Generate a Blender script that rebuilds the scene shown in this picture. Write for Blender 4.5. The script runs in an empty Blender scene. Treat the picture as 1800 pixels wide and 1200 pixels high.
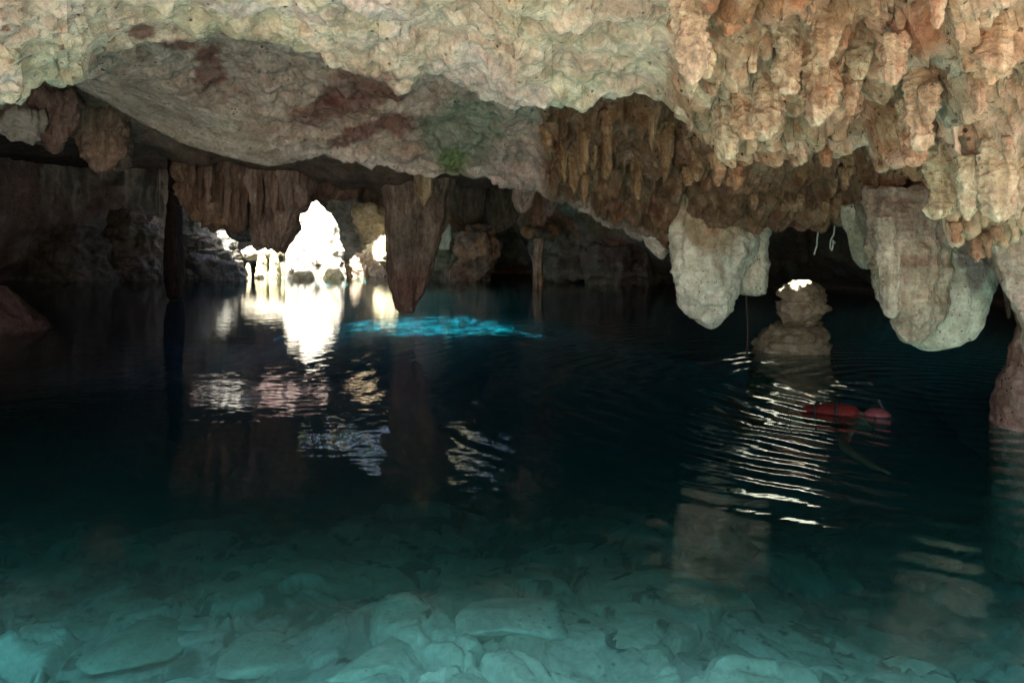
import bpy, math, random
import numpy as np
from mathutils import Vector
random.seed(7)
rng = np.random.default_rng(7)
sc = bpy.context.scene
C = sc.collection

# ------------------------------------------------------------------ camera, sky, sun, exposure
F, HV, EYE = 1400.0, 430.0, 1.5            # focal length and horizon row at 1800 px width, eye height (m)
cam_d = bpy.data.cameras.new('camera')
cam = bpy.data.objects.new('camera', cam_d); C.objects.link(cam)
cam_d.sensor_width = 36.0
cam_d.lens = 36.0 * F / 1800.0
cam_d.clip_start = 0.05; cam_d.clip_end = 2000
cam.location = (0, 0, EYE)
cam.rotation_euler = (math.radians(90), 0, 0)
cam_d.shift_y = -(600 - HV) / 1800.0
sc.camera = cam

S = Vector((-0.16, -0.50, 0.81)).normalized()          # towards the sun
w = bpy.data.worlds.new('World'); sc.world = w; w.use_nodes = True
nt = w.node_tree; bg = nt.nodes['Background']
sky = nt.nodes.new('ShaderNodeTexSky'); sky.sky_type = 'NISHITA'; sky.sun_disc = False
sky.sun_elevation = math.asin(S.z); sky.sun_rotation = math.atan2(S.x, S.y)
sky.dust_density = 4.0; sky.air_density = 0.8; sky.ozone_density = 0.5
nt.links.new(sky.outputs[0], bg.inputs[0]); bg.inputs[1].default_value = 0.10
sd = bpy.data.lights.new('sun', 'SUN'); sd.energy = 4.5; sd.angle = math.radians(0.5); sd.color = (1.0, 0.93, 0.80)
so = bpy.data.objects.new('sun', sd); C.objects.link(so)
so.rotation_euler = S.to_track_quat('Z', 'Y').to_euler()
sc.view_settings.view_transform = 'Standard'; sc.view_settings.look = 'None'
sc.view_settings.gamma = 1.0; sc.view_settings.exposure = 2.8
sc.cycles.use_denoising = True
sc.cycles.max_bounces = 8; sc.cycles.diffuse_bounces = 5; sc.cycles.glossy_bounces = 3
sc.cycles.transparent_max_bounces = 12; sc.cycles.transmission_bounces = 4
sc.cycles.volume_bounces = 1
sc.cycles.caustics_reflective = False; sc.cycles.caustics_refractive = False
sc.cycles.sample_clamp_indirect = 4.0
sc.cycles.use_adaptive_sampling = False

# ------------------------------------------------------------------ numpy noise
def _h(ix, iy, iz, k):
    x = (ix.astype(np.int64) * 374761393 + iy.astype(np.int64) * 668265263 + iz.astype(np.int64) * 2147483647 + k * 974634777) & 0xFFFFFFFF
    x = ((x ^ (x >> 13)) * 1274126177) & 0xFFFFFFFF
    x = ((x ^ (x >> 16)) * 2246822519) & 0xFFFFFFFF
    x = x ^ (x >> 15)
    return (x & 0xFFFFFF).astype(np.float32) / float(0xFFFFFF)

def vnoise(x, y, z, k=0):
    ix, iy, iz = np.floor(x), np.floor(y), np.floor(z)
    fx, fy, fz = x - ix, y - iy, z - iz
    fx = fx * fx * fx * (fx * (fx * 6 - 15) + 10); fy = fy * fy * fy * (fy * (fy * 6 - 15) + 10); fz = fz * fz * fz * (fz * (fz * 6 - 15) + 10)
    r = 0
    for a in (0, 1):
        wa = fx if a else 1 - fx
        for b in (0, 1):
            wb = fy if b else 1 - fy
            for c in (0, 1):
                wc = fz if c else 1 - fz
                r = r + wa * wb * wc * _h(ix + a, iy + b, iz + c, k)
    return r * 2 - 1

def fbm(P, s, o=4, k=0, st=(1, 1, 1), gain=0.5):
    x, y, z = P[..., 0] / s * st[0], P[..., 1] / s * st[1], P[..., 2] / s * st[2]
    a, r, n = 1.0, 0, 0
    for i in range(o):
        r = r + a * vnoise(x + 17.3 * i, y - 9.1 * i, z + 5.7 * i, k + i); n += a
        a *= gain; x, y, z = x * 2.03, y * 2.03, z * 2.03
    return r / n

def ridged(P, s, o=4, k=0, st=(1, 1, 1)):
    x, y, z = P[..., 0] / s * st[0], P[..., 1] / s * st[1], P[..., 2] / s * st[2]
    a, r, n = 1.0, 0, 0
    for i in range(o):
        r = r + a * (1 - 2 * np.abs(vnoise(x + 3.3 * i, y - 19.1 * i, z + 8.7 * i, k + 40 + i))); n += a
        a *= 0.5; x, y, z = x * 2.1, y * 2.1, z * 2.1
    return r / n

def worley(P, s, k=0, st=(1, 1, 1), ids=False):
    x, y, z = P[..., 0] / s * st[0], P[..., 1] / s * st[1], P[..., 2] / s * st[2]
    ix, iy, iz = np.floor(x), np.floor(y), np.floor(z)
    f1 = np.full(x.shape, 9.0, np.float32); f2 = f1.copy(); cid = np.zeros(x.shape, np.float32)
    for a in (-1, 0, 1):
        for b in (-1, 0, 1):
            for c in (-1, 0, 1):
                jx, jy, jz = ix + a, iy + b, iz + c
                d = np.sqrt((jx + _h(jx, jy, jz, k) - x) ** 2 + (jy + _h(jx, jy, jz, k + 1) - y) ** 2 + (jz + _h(jx, jy, jz, k + 2) - z) ** 2)
                near = d < f1
                f2 = np.where(near, f1, np.minimum(f2, d))
                if ids: cid = np.where(near, _h(jx, jy, jz, k + 3), cid)
                f1 = np.where(near, d, f1)
    return (f1, f2, cid) if ids else (f1, f2)

def lobes(a, b, k=0):
    """overlapping drip lobes in a 2-D parameter space: a across, b down; returns a bulge growing downwards in each lobe"""
    ia, ib = np.floor(a), np.floor(b); z0 = np.zeros_like(ia); best = np.zeros(a.shape, np.float32)
    for i in (-1, 0, 1):
        for j in (-1, 0, 1):
            ja, jb = ia + i, ib + j
            ca = ja + 0.2 + 0.6 * _h(ja, jb, z0, k); cb = jb + _h(ja, jb, z0, k + 1)
            wd = 0.35 + 0.35 * _h(ja, jb, z0, k + 2); ln = 0.6 + 0.6 * _h(ja, jb, z0, k + 3)
            da = (a - ca) / wd; db = (b - cb) / ln                     # db in -1..1, 1 at the tip
            e = 1 - da * da - np.where(db > 0.55, ((db - 0.55) / 0.35) ** 2, 0)
            bulge = np.sqrt(np.clip(e, 0, 1)) * np.clip((db + 1.2) / 1.8, 0, 1)
            bulge = np.where((db > -1.2) & (db < 1.0), bulge, 0)
            best = np.maximum(best, bulge * (0.5 + 0.5 * _h(ja, jb, z0, k + 4)))
    return best

def interp(u, pts):
    p = np.array(pts, float); return np.interp(u, p[:, 0], p[:, 1])
def sstep(a, b, x):
    t = np.clip((x - a) / (b - a), 0, 1); return t * t * (3 - 2 * t)
def smooth1(a, n, axis):
    for _ in range(n):
        p = np.concatenate([np.take(a, [0], axis), a, np.take(a, [-1], axis)], axis)
        m = p.shape[axis]
        a = 0.25 * np.take(p, range(0, m - 2), axis) + 0.5 * np.take(p, range(1, m - 1), axis) + 0.25 * np.take(p, range(2, m), axis)
    return a

# ------------------------------------------------------------------ mesh helpers
def px(u, v, D):
    return np.stack([(u - 900) / F * D, D + 0 * u, EYE + (HV - v) / F * D], -1)
def pix(P):
    D = np.maximum(P[..., 1], 0.3); return 900 + P[..., 0] / D * F, HV - (P[..., 2] - EYE) / D * F
def tag(o, label=None, cat=None, group=None, kind=None):
    if label and not 4 <= len(label.split()) <= 16: print('LABEL', len(label.split()), label)
    if label: o['label'] = label
    if cat: o['category'] = cat
    if group: o['group'] = group
    if kind: o['kind'] = kind
    return o
def normals(P):
    a = np.gradient(P, axis=0); b = np.gradient(P, axis=1)
    n = np.cross(b, a); return n / np.maximum(np.linalg.norm(n, axis=-1, keepdims=True), 1e-9)
def mesh_obj(name, V, faces, mat, col=None, parent=None, smooth=True):
    me = bpy.data.meshes.new(name)
    V = np.asarray(V, np.float32).reshape(-1, 3); faces = np.asarray(faces, np.int32)
    me.vertices.add(len(V)); me.vertices.foreach_set('co', V.ravel())
    n, k = faces.shape
    me.loops.add(n * k); me.loops.foreach_set('vertex_index', faces.ravel())
    me.polygons.add(n); me.polygons.foreach_set('loop_start', np.arange(0, n * k, k, dtype=np.int32))
    me.polygons.foreach_set('loop_total', np.full(n, k, np.int32))
    me.update(); me.validate()
    me.polygons.foreach_set('use_smooth', np.full(len(me.polygons), smooth))
    if col is not None:
        at = me.color_attributes.new('Col', 'FLOAT_COLOR', 'POINT')
        c = np.ones((len(V), 4), np.float32); c[:, :3] = np.asarray(col, np.float32).reshape(-1, 3); at.data.foreach_set('color', c.ravel())
    me.materials.append(mat)
    o = bpy.data.objects.new(name, me); C.objects.link(o)
    if parent is not None: o.parent = parent
    return o
def grid_faces(r, c, wrap=False):
    i, j = np.meshgrid(np.arange(r - 1), np.arange(c if wrap else c - 1), indexing='ij')
    j2 = (j + 1) % c
    return np.stack([i * c + j, i * c + j2, (i + 1) * c + j2, (i + 1) * c + j], -1).reshape(-1, 4)

# ------------------------------------------------------------------ materials
def lk(nt, a, b): nt.links.new(a, b)
def rock_mat(name, bump=1.0, sc_=1.0, streak=0.0, pits=0.5, rough=0.85, var=0.35, colr=None):
    m = bpy.data.materials.new(name); m.use_nodes = True; t = m.node_tree; N = t.nodes
    b = N['Principled BSDF']; b.inputs['Roughness'].default_value = rough; b.inputs['Specular IOR Level'].default_value = 0.25
    tc = N.new('ShaderNodeTexCoord')
    mp = N.new('ShaderNodeMapping'); lk(t, tc.outputs['Object'], mp.inputs[0])
    if colr is None:
        at = N.new('ShaderNodeAttribute'); at.attribute_name = 'Col'; base = at.outputs['Color']
    else:
        rg = N.new('ShaderNodeRGB'); rg.outputs[0].default_value = (*colr, 1); base = rg.outputs[0]
    def noise(scale, det, rgh=0.6, vec=mp.outputs[0], dist=0.0):
        n = N.new('ShaderNodeTexNoise'); n.inputs['Scale'].default_value = scale; n.inputs['Detail'].default_value = det
        n.inputs['Roughness'].default_value = rgh; n.inputs['Distortion'].default_value = dist; lk(t, vec, n.inputs['Vector']); return n
    def mr(src, a, b_, c, d):
        r = N.new('ShaderNodeMapRange'); lk(t, src, r.inputs[0])
        for i, x in enumerate((a, b_, c, d)): r.inputs[i + 1].default_value = x
        return r.outputs[0]
    def mul(x, y):
        q = N.new('ShaderNodeMath'); q.operation = 'MULTIPLY'
        for i, s_ in enumerate((x, y)):
            if isinstance(s_, (int, float)): q.inputs[i].default_value = s_
            else: lk(t, s_, q.inputs[i])
        return q.outputs[0]
    def add(x, y):
        q = N.new('ShaderNodeMath'); q.operation = 'ADD'; lk(t, x, q.inputs[0]); lk(t, y, q.inputs[1]); return q.outputs[0]
    n1 = noise(3.0 * sc_, 8, 0.65, dist=0.6); n2 = noise(22.0 * sc_, 6, 0.7); n3 = noise(70 * sc_, 3, 0.6)
    val = mul(mr(n1.outputs[0], 0.3, 0.7, 1 - var, 1 + var), mr(n2.outputs[0], 0.3, 0.7, 1 - var * 0.8, 1 + var * 0.8))
    if streak:
        m2 = N.new('ShaderNodeMapping'); m2.inputs['Scale'].default_value = (1, 1, 0.13); lk(t, tc.outputs['Object'], m2.inputs[0])
        ns = noise(16 * sc_, 6, 0.65, vec=m2.outputs[0], dist=0.3)
        val = mul(val, mr(ns.outputs[0], 0.3, 0.7, 1 - streak, 1 + streak))
    vo = N.new('ShaderNodeTexVoronoi'); vo.inputs['Scale'].default_value = 16 * sc_; lk(t, mp.outputs[0], vo.inputs['Vector'])
    dn = noise(5 * sc_, 4); addv = None
    pm = mul(mr(vo.outputs['Distance'], 0.10, 0.24, 1, 0), mr(dn.outputs[0], 0.5, 0.62, 0, 1))     # scattered pits
    val = mul(val, mr(pm, 0, 1, 1, 1 - 0.6 * pits))  # shade inside the pits put into the colour too
    mx = N.new('ShaderNodeMix'); mx.data_type = 'RGBA'; mx.blend_type = 'MULTIPLY'; mx.inputs[0].default_value = 1
    cc = N.new('ShaderNodeCombineColor')
    lk(t, val, cc.inputs[0]); lk(t, val, cc.inputs[1]); lk(t, mul(val, 1.0), cc.inputs[2])
    lk(t, base, mx.inputs[6]); lk(t, cc.outputs[0], mx.inputs[7])
    # gentle mineral hue drift
    nh = noise(1.7 * sc_, 6, 0.6, dist=1.0); hs = N.new('ShaderNodeHueSaturation')
    lk(t, mr(nh.outputs[0], 0.3, 0.7, 0.488, 0.506), hs.inputs['Hue']); lk(t, mr(n1.outputs[0], 0.3, 0.7, 1.25, 0.75), hs.inputs['Saturation'])
    lk(t, mx.outputs[2], hs.inputs['Color']); lk(t, hs.outputs[0], b.inputs['Base Color'])
    h = add(add(mul(n1.outputs[0], 0.5), mul(n2.outputs[0], 0.22)), mul(n3.outputs[0], 0.07))
    h = add(h, mul(pm, -0.22 * pits))
    if streak: h = add(h, mul(ns.outputs[0], 0.3 * min(1, streak * 2)))
    bp = N.new('ShaderNodeBump'); bp.inputs['Strength'].default_value = bump; bp.inputs['Distance'].default_value = 0.12 / sc_
    lk(t, h, bp.inputs['Height']); lk(t, bp.outputs[0], b.inputs['Normal'])
    return m
M_ceil = rock_mat('limestone_ceiling', 1.0, 1.3, 0.10, 1.3, var=0.42)
M_flute = rock_mat('fluted_limestone', 1.0, 1.6, 0.30, 0.6, var=0.42)
M_far = rock_mat('far_limestone', 0.9, 0.45, 0.1, 0.5)
M_farf = rock_mat('far_fluted_limestone', 1.0, 0.8, 0.5, 0.2)
M_bed = rock_mat('lake_bed_rock', 0.45, 0.8, 0.0, 0.6, var=0.22)
M_pale = rock_mat('pale_limestone', 1.0, 1.8, 0.08, 1.3, var=0.32)
def plain(name, c, rough=0.7, spec=0.3):
    m = bpy.data.materials.new(name); m.use_nodes = True; b = m.node_tree.nodes['Principled BSDF']
    t = m.node_tree; n = t.nodes.new('ShaderNodeTexNoise'); n.inputs['Scale'].default_value = 25; n.inputs['Detail'].default_value = 4
    r = t.nodes.new('ShaderNodeValToRGB'); r.color_ramp.elements[0].position = 0.3; r.color_ramp.elements[1].position = 0.7
    r.color_ramp.elements[0].color = (*[x * 0.75 for x in c], 1); r.color_ramp.elements[1].color = (*[min(1, x * 1.15) for x in c], 1)
    tc = t.nodes.new('ShaderNodeTexCoord'); t.links.new(tc.outputs['Object'], n.inputs['Vector'])
    t.links.new(n.outputs[0], r.inputs[0]); t.links.new(r.outputs[0], b.inputs['Base Color'])
    b.inputs['Roughness'].default_value = rough; b.inputs['Specular IOR Level'].default_value = spec
    return m

# ------------------------------------------------------------------ sun shafts: where the roof is open
Sx, Sy, Sz = S
def shaft_open(P):
    """True where a roof point lies in a shaft that carries sun to one of the lit spots, or in a daylight hole"""
    j = 0.35 * fbm(P, 0.8, 3, 77)
    o = np.zeros(P.shape[:-1], bool)
    for (tx, ty, tz, rx, ry) in SHAFTS:
        t = (P[..., 2] - tz) / Sz
        X, Y = P[..., 0] - Sx * t, P[..., 1] - Sy * t
        o |= (((X - tx) / rx) ** 2 + ((Y - ty) / ry) ** 2) < 1 + j
    t = (P[..., 2] + 1.0) / Sz                                   # leaf-dappled shaft over the shoal
    X, Y = P[..., 0] - Sx * t, P[..., 1] - Sy * t
    Q = np.stack([X, Y, 0 * X], -1); rr = ((X + 3.0) / 3.7) ** 2 + ((Y - (27.0 - 0.35 * (X + 3.0))) / 2.1) ** 2
    o |= (rr < 1.0 + 0.9 * fbm(Q, 0.7, 3, 78, (0.6, 1.6, 1))) & (P[..., 2] > 2.5)
    for (cx, cy, rx, ry, zlo, zhi) in HOLES:
        o |= (((P[..., 0] - cx) / rx) ** 2 + ((P[..., 1] - cy) / ry) ** 2) < 1 + j * 0.5
    return o
SHAFTS = [(-8.95, 36.5, 1.8, 1.75, 1.7), (-11.5, 36.2, 1.0, 1.5, 0.9),       # white spire
          (-5.9, 38.9, 0.8, 0.8, 0.8),       # rocks right of it
          (4.05, 11.25, 1.02, 0.26, 0.17),   # cap of the pedestal rock
          ]
HOLES = [(7.5, 21.0, 2.5, 1.7, 3.6, 10.0), (0.3, 37.6, 1.2, 1.0, 4.0, 7.9)]

def shape(col, base): return np.broadcast_to(np.array(base, np.float32), col.shape[:-1] + (3,)).copy()
def blend(col, c, m):
    m = np.clip(m, 0, 1)[..., None]; return col * (1 - m) + np.array(c, np.float32) * m
def blob(u, v, cu, cv, ru, rv, n, soft=0.35, rot=0.0):
    a = math.radians(rot); du, dv = u - cu, v - cv
    x, y = (du * math.cos(a) + dv * math.sin(a)) / ru, (-du * math.sin(a) + dv * math.cos(a)) / rv
    return 1 - sstep(1 - soft, 1 + soft, np.sqrt(x * x + y * y) + 0.55 * n)

def drip_paint(P, shade=0.0):
    a = fbm(P, 0.40, 4, 801, (1, 1, 0.5)); b = fbm(P, 0.13, 4, 802, (1, 1, 0.35)); c = fbm(P, 0.9, 3, 803); e = fbm(P, 0.05, 3, 804, (1, 1, 0.4))
    col = shape(P, (0.37, 0.29, 0.22))
    col = blend(col, (0.29, 0.205, 0.15), sstep(0.0, 0.25, a + 0.4 * b) * 0.85)
    col = blend(col, (0.47, 0.41, 0.32), sstep(0.08, 0.30, c + 0.5 * b) * 0.8)
    col = blend(col, (0.20, 0.14, 0.10), sstep(0.06, 0.32, b - 0.3 * a) * 0.8)
    col = blend(col, (0.58, 0.52, 0.42), sstep(0.15, 0.4, e + 0.5 * b) * 0.6)
    col = blend(col, (0.40, 0.21, 0.14), sstep(0.28, 0.40, b + 0.4 * a) * 0.6)
    return col * np.array([0.96, 0.97, 0.90])

# ------------------------------------------------------------------ cave ceiling
uu = np.concatenate([np.arange(-1500, -60, 12.0), np.arange(-60, 1860, 2.0), np.arange(1860, 3400, 12.0)])
NU = len(uu)
def n1d(u, s, k, o=3): return fbm(np.stack([u, 0 * u, 0 * u], -1), s, o, k)
fr = sstep(1120, 1260, uu)                                            # fringe of drips on the right
v1 = interp(uu, [(-1500, 230), (-300, 225), (0, 212), (48, 196), (62, 164), (120, 165), (160, 150), (190, 125), (250, 92), (350, 88), (450, 80), (520, 86), (570, 108),
                 (640, 140), (700, 152), (750, 130), (830, 150), (870, 185), (905, 208), (950, 200), (1050, 190), (1180, 172), (1240, 235), (1290, 262), (1350, 255),
                 (1430, 235), (1500, 215), (1530, 270), (1600, 275), (1640, 375), (1700, 385), (1750, 378), (1800, 392), (1900, 400), (3400, 420)])
v1 = v1 + 5 * n1d(uu, 30, 3) + fr * 14 * n1d(uu, 22, 5)
D1 = interp(uu, [(-1500, 4.3), (0, 4.6), (400, 5.0), (900, 5.0), (1200, 4.6), (1600, 4.1), (1800, 3.8), (3400, 3.2)])
v2 = interp(uu, [(-1500, 130), (0, 140), (100, 150), (150, 168), (250, 232), (330, 262), (400, 278), (470, 291), (530, 286), (560, 279), (640, 297), (700, 308), (750, 317),
                 (850, 320), (900, 334), (950, 340), (1010, 370), (1060, 400), (1120, 418), (1150, 440), (1165, 452), (1185, 425), (1200, 410), (1350, 392), (1390, 397),
                 (1480, 396), (1500, 440), (1528, 468), (1545, 455), (1600, 430), (1740, 430), (1765, 470), (1785, 535), (1800, 570), (1900, 600), (3400, 600)])
v2 = v2 + 3 * n1d(uu, 26, 9) + sstep(1000, 1200, uu) * 5 * n1d(uu, 16, 11)
D2 = interp(uu, [(-1500, 7.5), (0, 8), (470, 8.4), (900, 8.6), (1160, 8.2), (1250, 7.4), (1500, 6.6), (1700, 6.0), (1800, 5.6), (3400, 5)])
v3 = interp(uu, [(-1500, 190), (-200, 200), (0, 222), (30, 246), (70, 236), (120, 262), (160, 285), (190, 300), (230, 285), (300, 292), (340, 300), (520, 320), (560, 338),
                 (620, 340), (690, 348), (800, 344), (860, 350), (1000, 330), (3400, 250)])
v3 = v3 + 6 * n1d(uu, 28, 13)
D3 = interp(uu, [(-1500, 9), (0, 11), (250, 13), (600, 14), (1000, 14), (3400, 12)])
def zv(v, D): return EYE + (HV - v) / F * D
one = np.ones(NU)
vB = -170 * one; DB = 2.2 * one
knots = [  # (D, z, rows)
    (1.1 * one, 4.6 * one, 6),
    (DB, zv(vB, DB), 150),
    (D1, zv(v1, D1), 10),
    (D1 + 0.75, zv(v1, D1) + 0.34 + 0.12 * n1d(uu, 160, 15), 150),
    (D2, zv(v2, D2), 14),
    (D2 + 1.6, np.maximum(zv(v2, D2) + 1.1, 3.1), 30),
    (D3, np.maximum(zv(v3, D3), 1.6), 14),
    (D3 + 2.2, interp(uu, [(0, 4.6), (950, 4.6), (1150, 3.7)]), 60),
    (22 * one, interp(uu, [(0, 4.6), (950, 4.6), (1150, 3.9)]), 230),
    (46 * one, 5.4 * one, 1)]
# where the second slab hides above the first on the far left, keep it above
Ds, Zs = [], []
for i in range(len(knots) - 1):
    n = knots[i][2]; t = (np.arange(n) / n)[:, None]
    Ds.append(knots[i][0] * (1 - t) + knots[i + 1][0] * t); Zs.append(knots[i][1] * (1 - t) + knots[i + 1][1] * t)
Ds.append(knots[-1][0][None]); Zs.append(knots[-1][1][None])
Dg = np.concatenate(Ds); Zg = np.concatenate(Zs)
bow = np.zeros(Dg.shape[0]); bow[6:156] = np.sin(np.linspace(0, math.pi, 150)); bow2 = np.zeros_like(bow); bow2[166:316] = np.sin(np.linspace(0, math.pi, 150))
Zg = Zg + bow[:, None] * 0.10 + bow2[:, None] * interp(uu, [(-1500, 0), (150, 0.05), (400, 0.22), (900, 0.18), (1200, 0.1), (3400, 0)])
Dg = smooth1(Dg, 4, 0); Zg = smooth1(Zg, 4, 0)
U = np.broadcast_to(uu, Dg.shape)
P = np.stack([(U - 900) / F * Dg, Dg, Zg], -1)
u_, v_ = pix(P)
Nn = normals(P)
Nn = np.where((Nn[..., 2:3] > 0.0) & (Dg[..., None] < 12) & False, -Nn, Nn)
# make normals point down / to the viewer
flip = np.sign(np.sum(Nn * np.array([0, -0.35, -1.0]), -1, keepdims=True)); Nn = Nn * np.where(flip == 0, 1, flip)
near = 1 - sstep(9, 14, Dg)
flm = sstep(1130, 1230, u_ + 25 * fbm(P, 0.5, 2, 21))                                       # drip region, first slab
fl2 = sstep(935, 965, u_ + 10 * fbm(P, 0.3, 2, 22)) * (1 - sstep(0, 45, v_ - interp(u_, [(900, 300), (960, 318), (1000, 330), (1060, 362), (1150, 385), (1250, 500), (1800, 600)]))) * (Dg > D1 + 0.5)
row = np.arange(Dg.shape[0])[:, None] + 0 * U
slab2 = (row >= 160) & (row < 322)
flm = np.where(slab2, fl2, flm) * near
sm = 1 - flm
smooth_vault = np.where(slab2, blob(u_, v_, 330, 235, 210, 60, 0 * u_, 0.5, 18), 0)
d = 0.10 * fbm(P, 1.3, 3, 31) * near + 0.35 * fbm(P, 3.5, 3, 32) * (1 - near)
q = ridged(P, 0.55, 5, 33)
c1, _ = worley(P + 0.06 * fbm(P, 0.15, 2, 44)[..., None], 0.26, 45); c2, _ = worley(P + 0.03 * fbm(P, 0.08, 2, 46)[..., None], 0.11, 47); c3, _ = worley(P, 0.052, 48)
d = d + sm * near * (1 - 0.8 * smooth_vault) * (0.03 * q + 0.05 * fbm(P, 0.22, 4, 34) - 0.11 * c1 ** 1.5 - 0.055 * c2 ** 1.5 - 0.022 * c3)
d = d + sm * near * smooth_vault * 0.02 * fbm(P, 0.3, 5, 49)
d = d + flm * near * (0.035 - 0.05 * c2 ** 1.5 - 0.02 * c3)
w1, w2 = worley(P, 0.16, 50)
d = d + sm * near * (1 - 0.8 * smooth_vault) * (-0.05 * np.clip(0.42 - w1, 0, 1) / 0.42 * sstep(-0.1, 0.3, fbm(P, 0.6, 2, 35)))
w5, _ = worley(P + 0.01 * fbm(P, 0.05, 2, 64)[..., None], 0.085, 65)
d = d - sm * near * (1 - 0.9 * smooth_vault) * 0.045 * np.clip(0.33 - w5, 0, 1) / 0.33 * sstep(0.0, 0.25, fbm(P, 0.45, 3, 66))
w3, w4 = worley(P, 0.42, 60)
d = d + sm * near * (1 - 0.8 * smooth_vault) * 0.05 * (w4 - w3)
# drip lobes: a across in metres, b along the profile
arc = np.cumsum(np.concatenate([np.zeros((1, NU)), np.hypot(np.diff(Dg, axis=0), np.diff(Zg, axis=0))]), 0)
ax = P[..., 0] + 0.05 * fbm(P, 0.3, 2, 36)
L1 = lobes(ax / 0.14, arc / 0.75 + 0.3 * fbm(P, 0.5, 2, 37), 3); L2 = lobes(ax / 0.085 + 7, arc / 0.36, 23); L3 = lobes(ax / 0.27 + 3, arc / 1.15, 43)
first = np.where(slab2, 0.6, 1.0)
lob = (0.26 * L3 + 0.19 * L1 + 0.085 * L2) * first
flu = 0.05 * ridged(np.stack([ax, 0 * ax, arc], -1), 0.13, 4, 38, (1, 1, 0.16))
down = np.array([0, -0.75, -0.65])
P = P + Nn * d[..., None] + down * (flm * (lob - 0.10 * first + flu * np.where(slab2, 2.4, 0.6)))[..., None]
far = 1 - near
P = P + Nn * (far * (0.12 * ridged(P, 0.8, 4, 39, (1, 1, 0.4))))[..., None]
u_, v_ = pix(P)
# albedo (mineral and algae colours; second slab and far ceiling darkened to imitate shade)
na = fbm(P, 0.35, 5, 61); nb = fbm(P, 0.12, 4, 62); nc = fbm(P, 1.0, 4, 63)
col = shape(P, (0.51, 0.405, 0.31))                                                           # olive cream
col = blend(col, (0.50, 0.41, 0.36), sstep(-0.15, 0.3, nc + 0.3 * na))                        # pinkish grey
col = blend(col, (0.50, 0.43, 0.30), 0.8 * sstep(0.0, 0.35, na) * (~slab2))
s2 = slab2.astype(np.float32)
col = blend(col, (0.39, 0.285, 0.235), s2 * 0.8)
lip = s2 * (1 - sstep(10, 48, interp(u_, [(0, 150), (150, 168), (250, 232), (330, 262), (470, 291), (560, 279), (640, 297), (750, 317), (850, 320), (950, 340), (1010, 370), (1060, 400), (1150, 440)]) - v_ + 14 * nb)) * (1 - sstep(1120, 1200, u_))
col = blend(col, (0.50, 0.41, 0.37), lip * 0.8)
col = blend(col, (0.40, 0.33, 0.27), 0.8 * s2 * blob(u_, v_, 330, 240, 190, 50, na, 0.4, 20))
for (cu, cv, ru, rv, r) in [(370, 120, 35, 28, 0), (640, 170, 62, 38, 10), (560, 200, 50, 22, 0), (640, 232, 70, 16, -14), (250, 55, 20, 12, 0), (310, 78, 26, 12, 0), (700, 215, 40, 26, 0)]:
    col = blend(col, (0.15, 0.065, 0.05), 0.85 * blob(u_, v_, cu, cv, ru, rv, 1.6 * na + 0.8 * nb, 0.25, r) * (Dg < 9.5))
col = blend(col, (0.17, 0.20, 0.145), 0.85 * s2 * blob(u_, v_, 820, 235, 85, 62, na, 0.35, 8))
col = blend(col, (0.13, 0.19, 0.07), 0.8 * s2 * blob(u_, v_, 800, 290, 28, 22, na, 0.4))
col = blend(col, (0.22, 0.25, 0.19), 0.75 * s2 * blob(u_, v_, 1000, 205, 130, 22, na, 0.4))
col = blend(col, (0.40, 0.31, 0.27), 0.8 * s2 * blob(u_, v_, 910, 285, 55, 45, na, 0.35))
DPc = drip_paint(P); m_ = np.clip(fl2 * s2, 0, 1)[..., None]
col = col * (1 - m_) + m_ * (DPc * np.array([0.40, 0.29, 0.22]) + np.array([0.025, 0.014, 0.009]))  # second slab's drips darkened in the colour to stand in for shade
m_ = np.clip(flm * (1 - s2), 0, 1)[..., None]; col = col * (1 - m_) + m_ * DPc * np.array([0.95, 0.84, 0.74])
col = blend(col, (0.50, 0.41, 0.27), flm * (1 - s2) * sstep(1600, 1700, u_) * 0.4)
col = blend(col, (0.26, 0.24, 0.17), flm * (1 - s2) * 0.8 * blob(u_, v_, 1660, 150, 70, 60, na, 0.4, 45))
col = blend(col, (0.19, 0.20, 0.15), 0.7 * s2 * blob(u_, v_, 1560, 400, 70, 50, na, 0.4))
col = blend(col, (0.15, 0.105, 0.095), far * 0.9); col = blend(col, (0.07, 0.055, 0.05), far * sstep(26, 31, P[..., 1]))  # far ceiling darkened in its colour so bounced sun hardly shows
col = np.clip(col * np.array([1.0, 0.955, 1.0]) * (0.87 - 0.12 * s2 * near)[..., None], 0.02, 0.7)  # second slab takes an extra dark tint against its strong light
fc = grid_faces(*Dg.shape)
cen = P.reshape(-1, 3)[fc].mean(1)
keep = ~(shaft_open(cen) & (cen[:, 2] > 1.9) & (cen[:, 1] > 8.8))
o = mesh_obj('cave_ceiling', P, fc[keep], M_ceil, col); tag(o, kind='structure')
CEIL_P, CEIL_U = P, uu

# unseen sheet added over the chamber to block sun and sky leaks
def sheet(name, x0, x1, y0, y1, z, step, amp, mat, c, holes=False, k=0, zf=None):
    xs = np.arange(x0, x1 + step, step); ys = np.arange(y0, y1 + step, step)
    X, Y = np.meshgrid(xs, ys); P = np.stack([X, Y, z + 0 * X], -1)
    if zf is not None: P[..., 2] = zf(X, Y)
    P[..., 2] += amp * fbm(P, 1.5, 4, 90 + k)
    cc = shape(P, c); cc *= (1 + 0.4 * fbm(P, 1.0, 4, 95 + k))[..., None]
    f = grid_faces(*X.shape)
    if holes:
        ce = P.reshape(-1, 3)[f].mean(1); f = f[~shaft_open(ce)]
    return mesh_obj(name, P, f, mat, cc)
o = sheet('ground_above', -24, 20, 1.0, 17, 4.75, 0.25, 0.12, M_far, (0.33, 0.28, 0.22), True); tag(o, kind='structure')

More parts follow.
